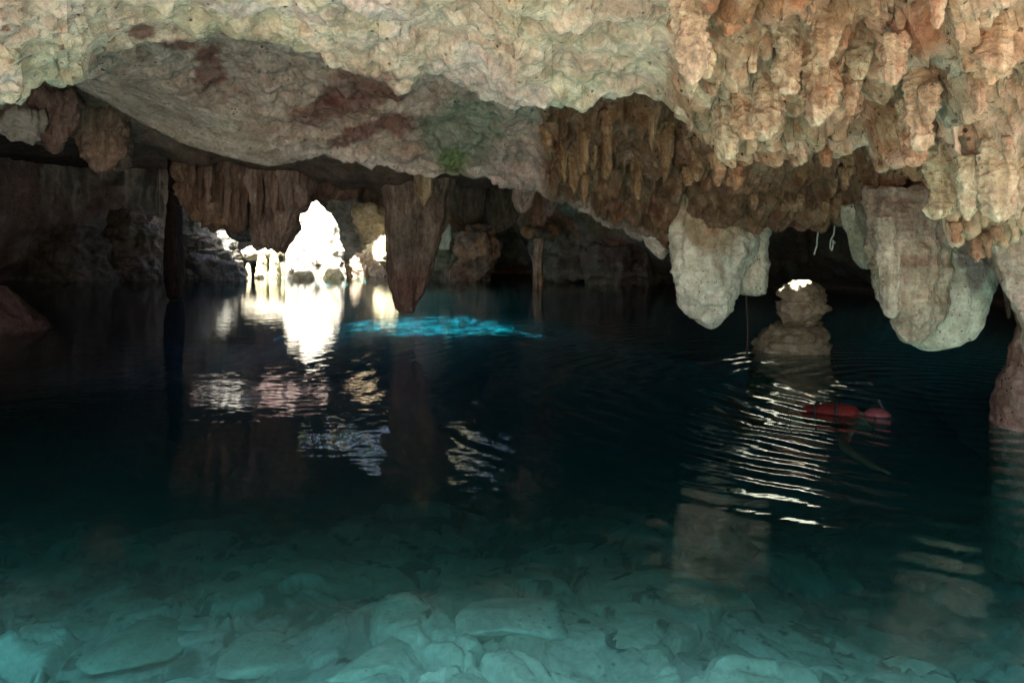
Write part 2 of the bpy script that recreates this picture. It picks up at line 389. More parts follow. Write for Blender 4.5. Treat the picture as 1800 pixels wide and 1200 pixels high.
# unseen tubes added round the daylight holes to stop direct sun and glow in reflections
for q, (cx, cy, rx, ry, zlo, zhi) in enumerate(HOLES):
    th = np.linspace(0, 2 * math.pi, 90, endpoint=False)[None]; zc = np.linspace(zlo, zhi, 60)[:, None]
    P = np.stack([cx + (rx + 0.35) * np.cos(th) + 0 * zc, cy + (ry + 0.35) * np.sin(th) + 0 * zc, zc + 0 * th], -1)
    P[..., :2] += (0.4 * fbm(P, 1.2, 4, 99))[..., None] * np.stack([np.cos(th) + 0 * zc, np.sin(th) + 0 * zc], -1)
    o = mesh_obj('cave_chimney', P, grid_faces(60, 90, True), M_far, shape(P, (0.62, 0.68, 0.60) if q == 0 else (0.62, 0.42, 0.20))); tag(o, kind='structure')  # wall colours chosen to tint the glow reflected in the water

# unseen leaves added over the opening above the shoal to break the sun into dapples
M_leaf = rock_mat('leaves', 0.0, 1.0, 0.0, 0.0, colr=(0.05, 0.08, 0.025))
n = 7000; q = rng.normal(size=(n, 2)); q /= np.linalg.norm(q, axis=1, keepdims=True); q *= (rng.uniform(0.0, 1.25, n) ** 0.42)[:, None]
t = (rng.uniform(10.5, 12.0, n) + 1.0) / Sz
ctr = np.stack([-3.0 + 5.0 * q[:, 0] + Sx * t, 27.2 - 0.35 * 5.0 * q[:, 0] + 3.1 * q[:, 1] + Sy * t, Sz * t - 1.0], -1)
m = 17000; yy = rng.uniform(27.2, 30.5, m)                              # leaf screen added on the far rim to hide the sky from reflections
ctr = np.concatenate([ctr, np.stack([rng.uniform(-12.5, 5.5, m), yy, 4.7 + (yy - 27.2) * 0.5 + rng.random(m) ** 1.4 * 4.2], -1)]); n += m
a_ = rng.normal(size=(n, 3)); a_[:, 2] *= 0.5; a_ /= np.linalg.norm(a_, axis=1, keepdims=True); b_ = np.cross(a_, rng.normal(size=(n, 3)) * 0.5 + np.array([0, 0, 1])); b_ /= np.linalg.norm(b_, axis=1, keepdims=True)
V = np.stack([ctr + a_ * 0.11, ctr + b_ * 0.06, ctr - a_ * 0.11, ctr - b_ * 0.06], 1).reshape(-1, 3)
o = mesh_obj('foliage', V, np.arange(n * 4).reshape(-1, 4), M_leaf, smooth=False); tag(o, 'green leaves of the jungle over the roof opening above the turquoise water', 'foliage', kind='stuff')
# unseen tube added along the pedestal sunbeam to hide the sky from reflections
th = np.linspace(0, 2 * math.pi, 60, endpoint=False)[None]; tt = (np.linspace(2.7, 9.5, 50)[:, None] - 1.02) / Sz
P = np.stack([4.06 + 0.48 * np.cos(th) + Sx * tt, 11.25 + 0.42 * np.sin(th) + Sy * tt, 1.02 + Sz * tt + 0 * th], -1)
P[..., :2] += (0.06 * fbm(P, 0.5, 3, 98))[..., None] * np.stack([np.cos(th) + 0 * tt, np.sin(th) + 0 * tt], -1)
o = mesh_obj('cave_chimney', P, grid_faces(50, 60, True), M_far, shape(P, (0.30, 0.27, 0.22))); tag(o, kind='structure')

# ------------------------------------------------------------------ walls
plan = np.array([(-9, -1), (-10, 4), (-14, 12), (-19, 20), (-22, 28), (-21.5, 34), (-17.5, 38.5), (-12.5, 40.5), (-9.5, 43), (-6, 44), (-4.2, 41), (-2.5, 37.5), (-0.8, 41), (1.6, 41),
                 (2.6, 32), (5, 30), (8, 27), (10.2, 26), (11.5, 20), (10.5, 14), (9.3, 8), (8.6, 2), (9, -1)], float)
seg = np.hypot(*np.diff(plan, axis=0).T); cum = np.concatenate([[0], np.cumsum(seg)])
ss = [0.0]
while ss[-1] < cum[-1]:
    y = np.interp(ss[-1], cum, plan[:, 1]); x = np.interp(ss[-1], cum, plan[:, 0]); vis = y > 8
    ss.append(ss[-1] + (max(0.05, 0.0016 * math.hypot(x, y)) if vis else 0.15))
ss = np.array(ss); wx = np.interp(ss, cum, plan[:, 0]); wy = np.interp(ss, cum, plan[:, 1])
wx = smooth1(wx, 60, 0); wy = smooth1(wy, 60, 0)
zz = np.concatenate([np.arange(-5, -0.3, 0.3), np.arange(-0.3, 4.4, 0.06), np.arange(4.4, 8.6, 0.2)])
X = np.broadcast_to(wx, (len(zz), len(wx))); Y = np.broadcast_to(wy, X.shape); Z = np.broadcast_to(zz[:, None], X.shape)
P = np.stack([X, Y, Z], -1); Nn = normals(P)
to = np.array([-2.0, 18.0, 0]) - P; to[..., 2] = 0
Nn = Nn * np.sign(np.sum(Nn * to, -1, keepdims=True))
bulge = 1.1 * fbm(P, 4.5, 3, 101, (1, 1, 1.6)) + 0.45 * ridged(P, 1.8, 4, 102, (1, 1, 0.8)) + 0.16 * ridged(P, 0.6, 4, 103)
under = -0.9 * np.exp(-((Z - 0.05) / 0.35) ** 2)                       # water-cut notch
cur = sstep(0.5, 3.0, Z)                                                # overhang: the wall leans in towards the top
bulge = bulge + under + 1.3 * cur
stal = 0.22 * ridged(P, 0.5, 3, 104, (1, 1, 0.15)) * sstep(1.5, 3, Z)
P = P + Nn * (bulge + stal)[..., None]
u_, v_ = pix(P)
na = fbm(P, 2.0, 5, 111); nb = fbm(P, 0.7, 5, 112)
col = shape(P, (0.42, 0.38, 0.35))
col = blend(col, (0.28, 0.18, 0.17), sstep(-0.1, 0.35, na) * 0.75)
col = blend(col, (0.36, 0.38, 0.36), (1 - sstep(-0.3, 0.0, na)) * 0.7)
rt = sstep(740, 790, u_)
col = blend(col, (0.19, 0.21, 0.12), rt * 0.8 * sstep(-0.25, 0.15, nb))
col = blend(col, (0.34, 0.20, 0.11), rt * 0.8 * sstep(0.12, 0.3, na + 0.6 * nb))
col = blend(col, (0.10, 0.085, 0.075), sstep(1090, 1200, u_) * 0.9)  # right cavern wall darkened in the colour to read as unlit
col = blend(col, (0.42, 0.41, 0.36), 1 - sstep(-0.9, -0.3, P[..., 2]))
col = blend(col, (0.45, 0.38, 0.25), ((u_ > 585) & (u_ < 720) & (P[..., 1] > 30)) * 0.9)
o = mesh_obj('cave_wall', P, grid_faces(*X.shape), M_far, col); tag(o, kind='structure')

# ------------------------------------------------------------------ lake bed and bank
Dr = np.concatenate([np.arange(-3, 4.2, 0.3), 4.2 * np.exp(np.linspace(0.02, math.log(12), 560))])
xw = np.linspace(-1, 1, 900); xw = np.sign(xw) * np.abs(xw) ** 1.15
Y = np.broadcast_to(Dr[:, None], (len(Dr), len(xw))); X = xw[None] * (1.5 + 1.05 * np.maximum(Y, 3.5))
P = np.stack([X, Y, 0 * X], -1)
zb = -1.15 - 0.06 * np.clip(Y - 5, 0, 30) - 0.35 * sstep(1.2, 3.4, X) * (1 - sstep(8, 12, Y)) - 0.35 * sstep(0, -6, X)
zb = zb - 0.05 * np.clip(Y - 5, 0, 5) 
zb = zb - 1.5 * sstep(9.0, 15, Y) * (1 - sstep(17, 22, Y))
zb = zb + (-1.2 - zb) * np.exp(-(((X + 2.2) / 7.5) ** 2 + ((Y - 28) / 6.0) ** 2) ** 2) + 0.5 * sstep(28, 36, Y)
Q = np.stack([X + 0.25 * fbm(P, 0.8, 3, 120), Y + 0.25 * fbm(P, 0.8, 3, 121), 0 * X], -1)
f1, f2, cid = worley(Q, 0.95, 130, ids=True); g1, g2, cid2 = worley(Q, 0.36, 140, ids=True)
zb = zb + 0.13 * (cid - 0.5) * sstep(0.0, 0.12, f2 - f1) + 0.06 * (cid2 - 0.5) * sstep(0.0, 0.15, g2 - g1) - 0.09 * (1 - sstep(0, 0.07, f2 - f1)) - 0.03 * (1 - sstep(0, 0.08, g2 - g1))
zb = zb + 0.22 * fbm(P, 1.6, 3, 122) + 0.10 * fbm(P, 0.45, 5, 123)
zb = zb + (smooth1(smooth1(zb, 12, 0), 30, 1) - zb) * sstep(20, 24, Y) * 0.9
P[..., 2] = zb; BED = P.copy()
na = fbm(P, 0.8, 5, 124); nb = fbm(P, 0.22, 4, 125)
col = shape(P, (0.52, 0.50, 0.46))
col = blend(col, (0.34, 0.33, 0.27), sstep(0.0, 0.35, na) * 0.8)
col = blend(col, (0.62, 0.62, 0.58), sstep(0.55, 0.9, cid) * 0.6)
col = blend(col, (0.24, 0.24, 0.26), sstep(0.35, 0.1, cid) * 0.6)
col = blend(col, (0.60, 0.62, 0.60), sstep(0.6, 0.8, cid2) * 0.3); col = blend(col, (0.30, 0.31, 0.29), sstep(0.4, 0.2, cid2) * 0.35)
col = blend(col, (0.05, 0.045, 0.04), sstep(0.30, 0.40, nb) * 0.75)
col = blend(col, (0.07, 0.065, 0.05), sstep(0.22, 0.34, fbm(P, 0.45, 4, 126)) * 0.7)
col = blend(col, (0.10, 0.09, 0.07), sstep(8.5, 12, Y + 1.5 * na) * (1 - sstep(23.5, 26, Y + 1.2 * na)) * 0.92)  # middle of the bed darkened in the colour so deep water reads unlit
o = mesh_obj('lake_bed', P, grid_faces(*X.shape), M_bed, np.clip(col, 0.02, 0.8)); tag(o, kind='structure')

def bankz(X, Y): return np.interp(-Y, [-2.3, -1.5, -0.9, 1.5, 5, 30, 80], [-1.9, -0.4, 0.10, 0.2, 0.5, 2.0, 4.0])
o = sheet('ground', -40, 40, -80, 2.4, 0, 0.4, 0.10, M_far, (0.55, 0.46, 0.36), False, 4, bankz); tag(o, kind='structure')  # unseen bank, brought close to bounce warm sunlight onto the ceiling

# ------------------------------------------------------------------ water
def water_mat():
    m = bpy.data.materials.new('clear_lake_water'); m.use_nodes = True; t = m.node_tree; N = t.nodes; N.remove(N['Principled BSDF'])
    out = N['Material Output']
    def math_(op, a, b=None):
        q = N.new('ShaderNodeMath'); q.operation = op
        for i, s_ in enumerate((a, b)):
            if s_ is None: continue
            if isinstance(s_, (int, float)): q.inputs[i].default_value = s_
            else: lk(t, s_, q.inputs[i])
        return q.outputs[0]
    tc = N.new('ShaderNodeTexCoord')
    def noise(scale, stretch, det, loc=(0, 0, 0)):
        mp = N.new('ShaderNodeMapping'); mp.inputs['Scale'].default_value = stretch; mp.inputs['Location'].default_value = loc
        lk(t, tc.outputs['Object'], mp.inputs[0])
        n = N.new('ShaderNodeTexNoise'); n.inputs['Scale'].default_value = scale; n.inputs['Detail'].default_value = det; n.inputs['Roughness'].default_value = 0.5
        lk(t, mp.outputs[0], n.inputs['Vector']); return n.outputs[0]
    sp = N.new('ShaderNodeSeparateXYZ'); lk(t, tc.outputs['Object'], sp.inputs[0]); x, y = sp.outputs[0], sp.outputs[1]
    def ring(cx, cy, wl, reach, amp, wob=0.5):
        dx = math_('SUBTRACT', x, cx); dy = math_('SUBTRACT', y, cy)
        r = math_('SQRT', math_('ADD', math_('MULTIPLY', dx, dx), math_('MULTIPLY', dy, dy)))
        r2 = math_('ADD', r, math_('MULTIPLY', noise(0.9, (1, 1, 1), 2, (cx, 3, 0)), wob))
        s_ = math_('SINE', math_('MULTIPLY', r2, 2 * math.pi / wl))
        e = math_('POWER', 2.718, math_('MULTIPLY', math_('MULTIPLY', r, r), -1.0 / reach ** 2))
        return math_('MULTIPLY', math_('MULTIPLY', s_, e), amp)
    h = math_('MULTIPLY', noise(1.6, (1.0, 1.5, 1), 3), 0.0040)
    h = math_('ADD', h, math_('MULTIPLY', noise(5.5, (0.7, 1.8, 1), 2), 0.0016))
    patch = N.new('ShaderNodeMapRange'); lk(t, noise(0.35, (1, 1, 1), 1, (4, 2, 0)), patch.inputs[0]); patch.inputs[1].default_value = 0.42; patch.inputs[2].default_value = 0.6
    h = math_('ADD', h, math_('MULTIPLY', math_('MULTIPLY', noise(14, (0.7, 1.6, 1), 2), patch.outputs[0]), 0.0007))
    h = math_('ADD', h, ring(4.6, 8.4, 0.30, 4.2, 0.0075)); h = math_('ADD', h, ring(3.9, 9.0, 0.47, 4.0, 0.0045, 0.9))
    bp = N.new('ShaderNodeBump'); bp.inputs['Strength'].default_value = 1.0; bp.inputs['Distance'].default_value = 1.0; lk(t, h, bp.inputs['Height'])
    fr = N.new('ShaderNodeFresnel'); fr.inputs['IOR'].default_value = 1.333; lk(t, bp.outputs[0], fr.inputs['Normal'])
    gl = N.new('ShaderNodeBsdfGlossy'); gl.inputs['Roughness'].default_value = 0.0; lk(t, bp.outputs[0], gl.inputs['Normal'])
    tr = N.new('ShaderNodeBsdfTransparent')
    mx = N.new('ShaderNodeMixShader'); lk(t, fr.outputs[0], mx.inputs[0]); lk(t, tr.outputs[0], mx.inputs[1]); lk(t, gl.outputs[0], mx.inputs[2])
    lk(t, mx.outputs[0], out.inputs['Surface'])
    va = N.new('ShaderNodeVolumeAbsorption'); va.inputs['Color'].default_value = (0.03, 0.805, 0.895, 1); va.inputs['Density'].default_value = 0.39
    vs_ = N.new('ShaderNodeVolumeScatter'); vs_.inputs['Color'].default_value = (0.55, 0.86, 0.86, 1); vs_.inputs['Density'].default_value = 0.016; vs_.inputs['Anisotropy'].default_value = 0.3
    ad = N.new('ShaderNodeAddShader'); lk(t, va.outputs[0], ad.inputs[0]); lk(t, vs_.outputs[0], ad.inputs[1]); lk(t, ad.outputs[0], out.inputs['Volume'])
    return m
M_water = water_mat()
x0, x1, y0, y1, zbot = -26.0, 24.0, -3.2, 48.0, -7.0
V = [(x0, y0, zbot), (x1, y0, zbot), (x1, y1, zbot), (x0, y1, zbot), (x0, y0, 0), (x1, y0, 0), (x1, y1, 0), (x0, y1, 0)]
o = mesh_obj('water', V, [(0, 3, 2, 1), (4, 5, 6, 7), (0, 1, 5, 4), (1, 2, 6, 5), (2, 3, 7, 6), (3, 0, 4, 7)], M_water, smooth=False); tag(o, kind='structure')

# ------------------------------------------------------------------ lumps: bodies whose outline rows are given as (v, left u, right u) at distance D
def lump(name, rows, D, mat, base, thick=0.8, amp=0.06, nscale=0.3, flute=0.0, k=0, paint=None, parent=None, seg=96, step=None, closed=(True, True), power=2.0, lean=0.0, holes=0.0, strata=0.0, jag=0.0):
    rows = sorted(rows); vs = np.array([r[0] for r in rows], float)
    st = step or 2.2
    n = max(24, int((vs[-1] - vs[0]) / st)); v = np.linspace(vs[0], vs[-1], n)
    ul = np.interp(v, vs, [r[1] for r in rows]); ur = np.interp(v, vs, [r[2] for r in rows])
    ul = smooth1(ul, 2, 0); ur = smooth1(ur, 2, 0)
    Dv = D + lean * (v - vs[0]) / (vs[-1] - vs[0])
    cx = ((ul + ur) / 2 - 900) / F * Dv; rx = (ur - ul) / 2 / F * Dv; z = EYE + (HV - v) / F * Dv
    if closed[0]: rx[0] *= 0.05
    if closed[1]: rx[-1] *= 0.05
    th = np.linspace(0, 2 * math.pi, seg, endpoint=False)
    c, s_ = np.cos(th), np.sin(th)
    ce = np.sign(c) * np.abs(c) ** (2 / power); se = np.sign(s_) * np.abs(s_) ** (2 / power)
    cy = Dv - 0 * rx
    X = cx[:, None] + rx[:, None] * ce; Yy = cy[:, None] + rx[:, None] * thick * se; Z = z[:, None] + 0 * X
    P = np.stack([X, Yy, Z], -1)
    Nn = np.stack([ce + 0 * X, se + 0 * X, 0 * X], -1); Nn[..., 2] = -0.0
    dz = np.gradient(rx) / np.maximum(np.abs(np.gradient(z)), 1e-4); Nn[..., 2] = np.clip(-dz * np.sign(np.gradient(z)), -2, 2)[:, None]
    Nn /= np.linalg.norm(Nn, axis=-1, keepdims=True)
    env = np.minimum(1, rx / max(rx.max(), 1e-6) * 2)[:, None]
    dd = amp * (0.7 * fbm(P, nscale * 2.2, 3, 200 + k) + 0.6 * ridged(P, nscale, 4, 201 + k) + 0.3 * fbm(P, nscale * 0.3, 3, 202 + k))
    if flute: dd = dd + flute * ridged(P, nscale * 0.6, 3, 203 + k, (1, 1, 0.12))
    if strata: dd = dd + strata * ridged(P, 0.22, 3, 207 + k, (0.25, 0.25, 1.6)) + strata * 0.8 * fbm(P, 0.13, 3, 208 + k, (0.3, 0.3, 1.8))
    if holes:
        w, _ = worley(P, nscale * 0.7, 204 + k); dd = dd - holes * np.clip(0.35 - w, 0, 1) / 0.35
    P = P + Nn * (dd * env)[..., None]
    if jag: P[..., 2] -= jag * (ridged(P * np.array([1, 1, 0.0]), 0.33, 3, 209 + k) + 0.2) * (np.linspace(0, 1, n) ** 3)[:, None]
    u, vv = pix(P); nb = fbm(P, nscale, 4, 205 + k); na = fbm(P, nscale * 3, 4, 206 + k)
    col = shape(P, base) * (1 + 0.25 * nb)[..., None]
    if paint: col = paint(col, u, vv, na, nb, P)
    o = mesh_obj(name, P - np.array([cx[0], D, z[-1]]), grid_faces(n, seg, True), mat, np.clip(col, 0.015, 0.85), parent)
    o.location = (float(cx[0]), float(D), float(z[-1]))
    return o

# big pale stalactite right of centre
def paint_a(col, u, v, na, nb, P):
    col = blend(col, (0.26, 0.19, 0.13), 1 - sstep(-14, 14, v - interp(u, [(1180, 395), (1200, 405), (1215, 430), (1245, 445), (1275, 440), (1310, 415), (1340, 410)]) + 12 * nb))
    col = blend(col, (0.36, 0.15, 0.11), 0.6 * blob(u, v, 1255, 375, 14, 35, nb))
    return blend(col, (0.22, 0.17, 0.14), 0.7 * blob(u, v, 1262, 460, 8, 26, nb, 0.4, -20))
root = bpy.data.objects.new('stalactite', None); C.objects.link(root); root.location = px(np.array(1250.), np.array(400.), 7.2)
tag(root, 'huge pale rounded stalactite with a side lobe, left of the mushroom-like pedestal rock', 'stalactite')
def rel(o, r): o.parent = r; o.location = o.location - r.location; return o
rel(lump('shaft', [(300, 1168, 1340), (360, 1176, 1338), (400, 1180, 1330), (440, 1182, 1326), (480, 1186, 1306), (520, 1193, 1292), (545, 1206, 1283), (562, 1222, 1275), (574, 1236, 1264), (579, 1246, 1256)],
     7.36, M_pale, (0.45, 0.40, 0.335), 0.75, 0.06, 0.15, 0.02, 1, paint_a, holes=0.035), root)
rel(lump('side_lobe', [(300, 1270, 1362), (360, 1280, 1358), (400, 1288, 1352), (450, 1288, 1349), (485, 1288, 1347), (505, 1290, 1343), (516, 1300, 1338), (520, 1312, 1330)],
     7.46, M_pale, (0.45, 0.38, 0.31), 0.8, 0.04, 0.14, 0.02, 2, lambda c, u, v, na, nb, P: blend(c, (0.28, 0.21, 0.17), 1 - sstep(395, 430, v + 12 * nb))), root)
# small pointed tip on its left
tag(lump('stalactite', [(360, 1100, 1190), (400, 1120, 1188), (425, 1135, 1184), (440, 1146, 1178), (450, 1154, 1172), (456, 1161, 1166)], 8.1, M_ceil, (0.46, 0.39, 0.34), 0.8, 0.03, 0.16, 0.01, 3),
    'short blunt pinkish stalactite touching the left side of the huge pale stalactite', 'stalactite')
# right stalactite: brown block with a pale shield
root = bpy.data.objects.new('stalactite', None); C.objects.link(root); root.location = px(np.array(1640.), np.array(430.), 5.7)
tag(root, 'huge two-toned stalactite, rough brown block beside a smooth cream shield', 'stalactite')
def paint_c(col, u, v, na, nb, P):
    m = sstep(-8, 8, u - interp(v, [(380, 1640), (440, 1660), (480, 1668), (520, 1666), (560, 1655), (590, 1635), (604, 1600), (616, 1590)]) + 8 * nb) * sstep(-10, 10, v - interp(u, [(1650, 425), (1680, 432), (1700, 440), (1750, 440)]) + 6 * nb)
    col = blend(col, (0.43, 0.385, 0.31), m)
    col = blend(col, (0.20, 0.155, 0.14), 0.95 * blob(u, v, 1722, 440, 26, 80, 0.4 * nb, 0.15, 8))
    col = blend(col, (0.20, 0.155, 0.14), 0.95 * blob(u, v, 1692, 450, 9, 24, 0.4 * nb, 0.2))
    col = blend(col, (0.19, 0.20, 0.15), 0.6 * blob(u, v, 1640, 570, 18, 30, nb, 0.4, 30))
    return blend(col, (0.20, 0.12, 0.09), 0.7 * blob(u, v, 1615, 455, 30, 12, nb, 0.4))
rel(lump('shield', [(330, 1590, 1770), (380, 1596, 1762), (420, 1600, 1751), (460, 1602, 1748), (500, 1600, 1742), (540, 1592, 1730), (570, 1588, 1718), (590, 1592, 1700), (604, 1604, 1676), (613, 1622, 1652), (616, 1632, 1642)],
     5.8, M_pale, (0.27, 0.21, 0.16), 0.7, 0.04, 0.18, 0.008, 5, paint_c, holes=0.02), root)
rel(lump('brown_block', [(330, 1520, 1672), (400, 1530, 1668), (440, 1536, 1664), (462, 1541, 1660), (500, 1546, 1660), (535, 1552, 1658), (560, 1574, 1650), (580, 1578, 1640), (596, 1584, 1626), (604, 1592, 1610)],
     5.55, M_flute, (0.28, 0.22, 0.165), 0.8, 0.05, 0.13, 0.03, 6, lambda c, u, v, na, nb, P: blend(blend(c, (0.17, 0.12, 0.10), 0.8 * (1 - sstep(400, 460, v + 15 * nb))), (0.20, 0.12, 0.09), 0.8 * blob(u, v, 1612, 458, 36, 10, nb))), root)
rel(lump('left_drip', [(380, 1538, 1575), (450, 1543, 1580), (500, 1547, 1584), (540, 1553, 1582), (556, 1560, 1578), (560, 1566, 1572)], 5.42, M_flute, (0.30, 0.25, 0.20), 0.8, 0.02, 0.1, 0.01, 7), root)
# low fringe between them
tag(lump('stalactite', [(360, 1480, 1560), (400, 1488, 1556), (430, 1496, 1552), (455, 1504, 1545), (468, 1512, 1532), (473, 1520, 1526)], 6.3, M_ceil, (0.27, 0.25, 0.19), 0.8, 0.03, 0.16, 0.01, 8),
    'short greenish stalactite tucked against the left of the two-toned one', 'stalactite')
tag(lump('stalactite', [(380, 1750, 1880), (430, 1752, 1880), (480, 1766, 1880), (520, 1782, 1880), (560, 1794, 1880), (600, 1800, 1870), (640, 1815, 1850)], 4.9, M_flute, (0.34, 0.25, 0.20), 0.8, 0.04, 0.2, 0.02, 9),
    'reddish stalactite cut off by the right edge of the picture', 'stalactite')
tag(lump('stalactite', [(440, 1757, 1790), (490, 1762, 1782), (530, 1766, 1779), (560, 1770, 1775)], 11, M_flute, (0.2, 0.17, 0.15), 0.8, 0.02, 0.1, 0.01, 10),
    'thin dark stalactite hanging in the shadow behind the two-toned stalactite, by the right edge', 'stalactite')
# rock pillar bottom right
tag(lump('rock_pillar', [(560, 1800, 1900), (620, 1786, 1910), (670, 1772, 1920), (700, 1760, 1930), (750, 1756, 1940), (860, 1752, 1950), (1000, 1745, 1960)], 6.6, M_ceil, (0.24, 0.14, 0.11), 0.9, 0.06, 0.25, 0.0, 11),
    'dark red rock rising from the water at the right edge', 'rock')

# central stalactite
def paint_m(col, u, v, na, nb, P):
    return blend(blend(col, (0.16, 0.15, 0.14), 0.7 * blob(u, v, 712, 420, 22, 50, nb)), (0.26, 0.15, 0.13), 0.6 * sstep(440, 500, v))
tag(lump('stalactite', [(285, 668, 800), (330, 676, 794), (345, 680, 790), (370, 683, 783), (400, 684, 778), (430, 686, 765), (460, 688, 756), (480, 689, 752), (500, 690, 746), (520, 692, 738), (535, 695, 731), (546, 699, 728), (551, 708, 722)],
     13.6, M_farf, (0.23, 0.18, 0.155), 0.7, 0.05, 0.3, 0.09, 12, paint_m), 'large dark fluted stalactite tapering to a tip just above the turquoise water', 'stalactite')
tag(lump('stalactite', [(300, 728, 760), (320, 729, 759), (335, 733, 756), (352, 739, 750), (362, 743, 747)], 12.2, M_farf, (0.36, 0.28, 0.19), 0.8, 0.03, 0.2, 0.03, 13),
    'stubby tan stalactite hanging right in front of the top of the large fluted stalactite', 'stalactite')
# dark column on the left
tag(lump('stalactite', [(270, 298, 318), (302, 299, 316), (330, 299, 315), (360, 297, 316), (400, 294, 317), (440, 291, 320), (480, 290, 322), (505, 293, 323), (518, 296, 322), (527, 303, 319)],
     21.5, M_farf, (0.05, 0.037, 0.037), 0.8, 0.05, 0.4, 0.05, 14), 'tall black narrow stalactite whose tip dips into the water on the left', 'stalactite')
# hanging curtains on the left
def curtain(rows, D, base, k, label):
    tag(lump('stalactite_curtain', rows, D, M_farf, base, 0.5, 0.08, 0.4, 0.26, k, power=3, jag=0.09, seg=150), label, 'flowstone curtain', 'flowstone curtains left of the lit spire')
curtain([(250, 318, 430), (300, 322, 428), (330, 332, 425), (350, 342, 423), (375, 355, 421), (392, 378, 420), (403, 398, 418)], 14.6, (0.24, 0.16, 0.12), 15, 'orange-brown fluted stone curtain hanging just right of the black narrow stalactite')
curtain([(260, 425, 545), (330, 440, 532), (350, 443, 526), (366, 446, 509), (395, 447, 503), (415, 447, 500), (423, 447, 499), (428, 452, 494)], 14.0, (0.30, 0.225, 0.205), 16, 'broad pinkish flat-ended stone curtain hanging in front of the left side of the white spire')
curtain([(260, 535, 640), (305, 536, 632), (322, 540, 622), (333, 548, 600), (338, 556, 570)], 14.8, (0.17, 0.10, 0.085), 17, 'short dark brown stone curtain hanging above the top of the white spire')
curtain([(290, 425, 460), (340, 424, 452), (370, 424, 446), (388, 428, 440)], 15.4, (0.20, 0.12, 0.09), 18, 'narrow dark stone curtain wedged between the orange-brown and the pinkish curtains')
tag(lump('stalactite', [(200, 130, 215), (230, 140, 208), (255, 150, 204), (275, 158, 200), (288, 166, 196), (298, 174, 190)], 11.3, M_farf, (0.30, 0.20, 0.16), 0.7, 0.13, 0.22, 0.12, 19),
    'blunt salmon-pink stalactite below the ceiling edge at the left', 'stalactite')
tag(lump('stalactite', [(210, 185, 232), (250, 188, 226), (285, 192, 220), (302, 196, 206)], 12.0, M_farf, (0.22, 0.16, 0.14), 0.7, 0.10, 0.2, 0.10, 20),
    'small grey-brown stalactite just right of the salmon-pink one', 'stalactite')
tag(lump('stalactite', [(170, 60, 130), (210, 66, 122), (240, 72, 112), (262, 84, 104), (272, 92, 97)], 10.2, M_farf, (0.19, 0.12, 0.11), 0.7, 0.14, 0.22, 0.12, 21),
    'dark maroon stalactite at far left under the bright cream ceiling edge', 'stalactite')
tag(lump('stalactite', [(205, -10, 72), (225, 4, 66), (238, 14, 60), (247, 24, 50)], 10.0, M_far, (0.36, 0.32, 0.30), 0.7, 0.16, 0.18, 0.0, 22),
    'small whitish knob of rock at the far left, under the cream ceiling edge', 'stalactite')
for i in range(22):                                                      # thin drips in front of and between the curtains
    u0 = 322 + i * 13.5 + rng.uniform(-4, 4); wd = rng.uniform(3, 8); bot = float(interp(u0, [(320, 318), (345, 345), (380, 385), (420, 405), (450, 412), (500, 405), (530, 350), (620, 338)])) - rng.uniform(0, 45)
    tag(lump('stalactite', [(255, u0 - wd, u0 + wd), (bot - 30, u0 - wd * 0.8, u0 + wd * 0.8), (bot - 8, u0 - wd * 0.5, u0 + wd * 0.5), (bot, u0 - 1, u0 + 1)], 13.6 + 0.2 * rng.random(), M_farf,
             [(0.28, 0.20, 0.17), (0.21, 0.14, 0.11), (0.17, 0.11, 0.09)][i % 3], 0.8, 0.04, 0.2, 0.02, 900 + i, seg=32),
        'thin drip stalactite on the face of the stone curtains left of the large fluted stalactite', 'stalactite', 'thin drips on the stone curtains')
# right of the central stalactite: row on the back ceiling
for i, (rows, D, c, lab) in enumerate([
    ([(310, 790, 860), (350, 796, 852), (380, 802, 846), (392, 808, 820)], 19, (0.24, 0.22, 0.19), 'grey-green hanging rock fold just right of the pale upright shard'),
    ([(300, 900, 945), (335, 905, 942), (350, 906, 934), (362, 908, 926), (374, 914, 921)], 12.5, (0.42, 0.34, 0.31), 'smooth pinkish tooth-shaped stalactite under the ceiling lip near the centre'),
    ([(320, 925, 985), (350, 926, 972), (372, 928, 966), (390, 932, 958), (398, 938, 950)], 16, (0.23, 0.165, 0.13), 'ribbed brown stalactite directly right of the pinkish tooth'),
    ([(320, 850, 930), (360, 856, 916), (385, 862, 906), (402, 870, 892), (410, 876, 884)], 20, (0.22, 0.21, 0.16), 'greenish fluted hanging rock over the dark hole in the back wall'),
    ([(325, 952, 985), (350, 958, 976), (372, 961, 971), (382, 964, 967)], 14, (0.33, 0.26, 0.25), 'thin mauve stalactite tight under the ceiling lip, beside the ribbed brown one'),
    ]):
    tag(lump('stalactite', rows, D, M_farf, c, 0.7, 0.05, 0.3, 0.06, 30 + i), lab, 'stalactite')
tag(lump('stalagmite', [(381, 783, 786), (392, 781, 790), (405, 778, 794), (420, 775, 793), (428, 774, 790), (440, 773, 789)], 33, M_far, (0.62, 0.60, 0.44), 0.7, 0.08, 0.5, 0.0, 40), 'pale yellow pointed shard against the dark back wall, right of the large fluted stalactite', 'rock')

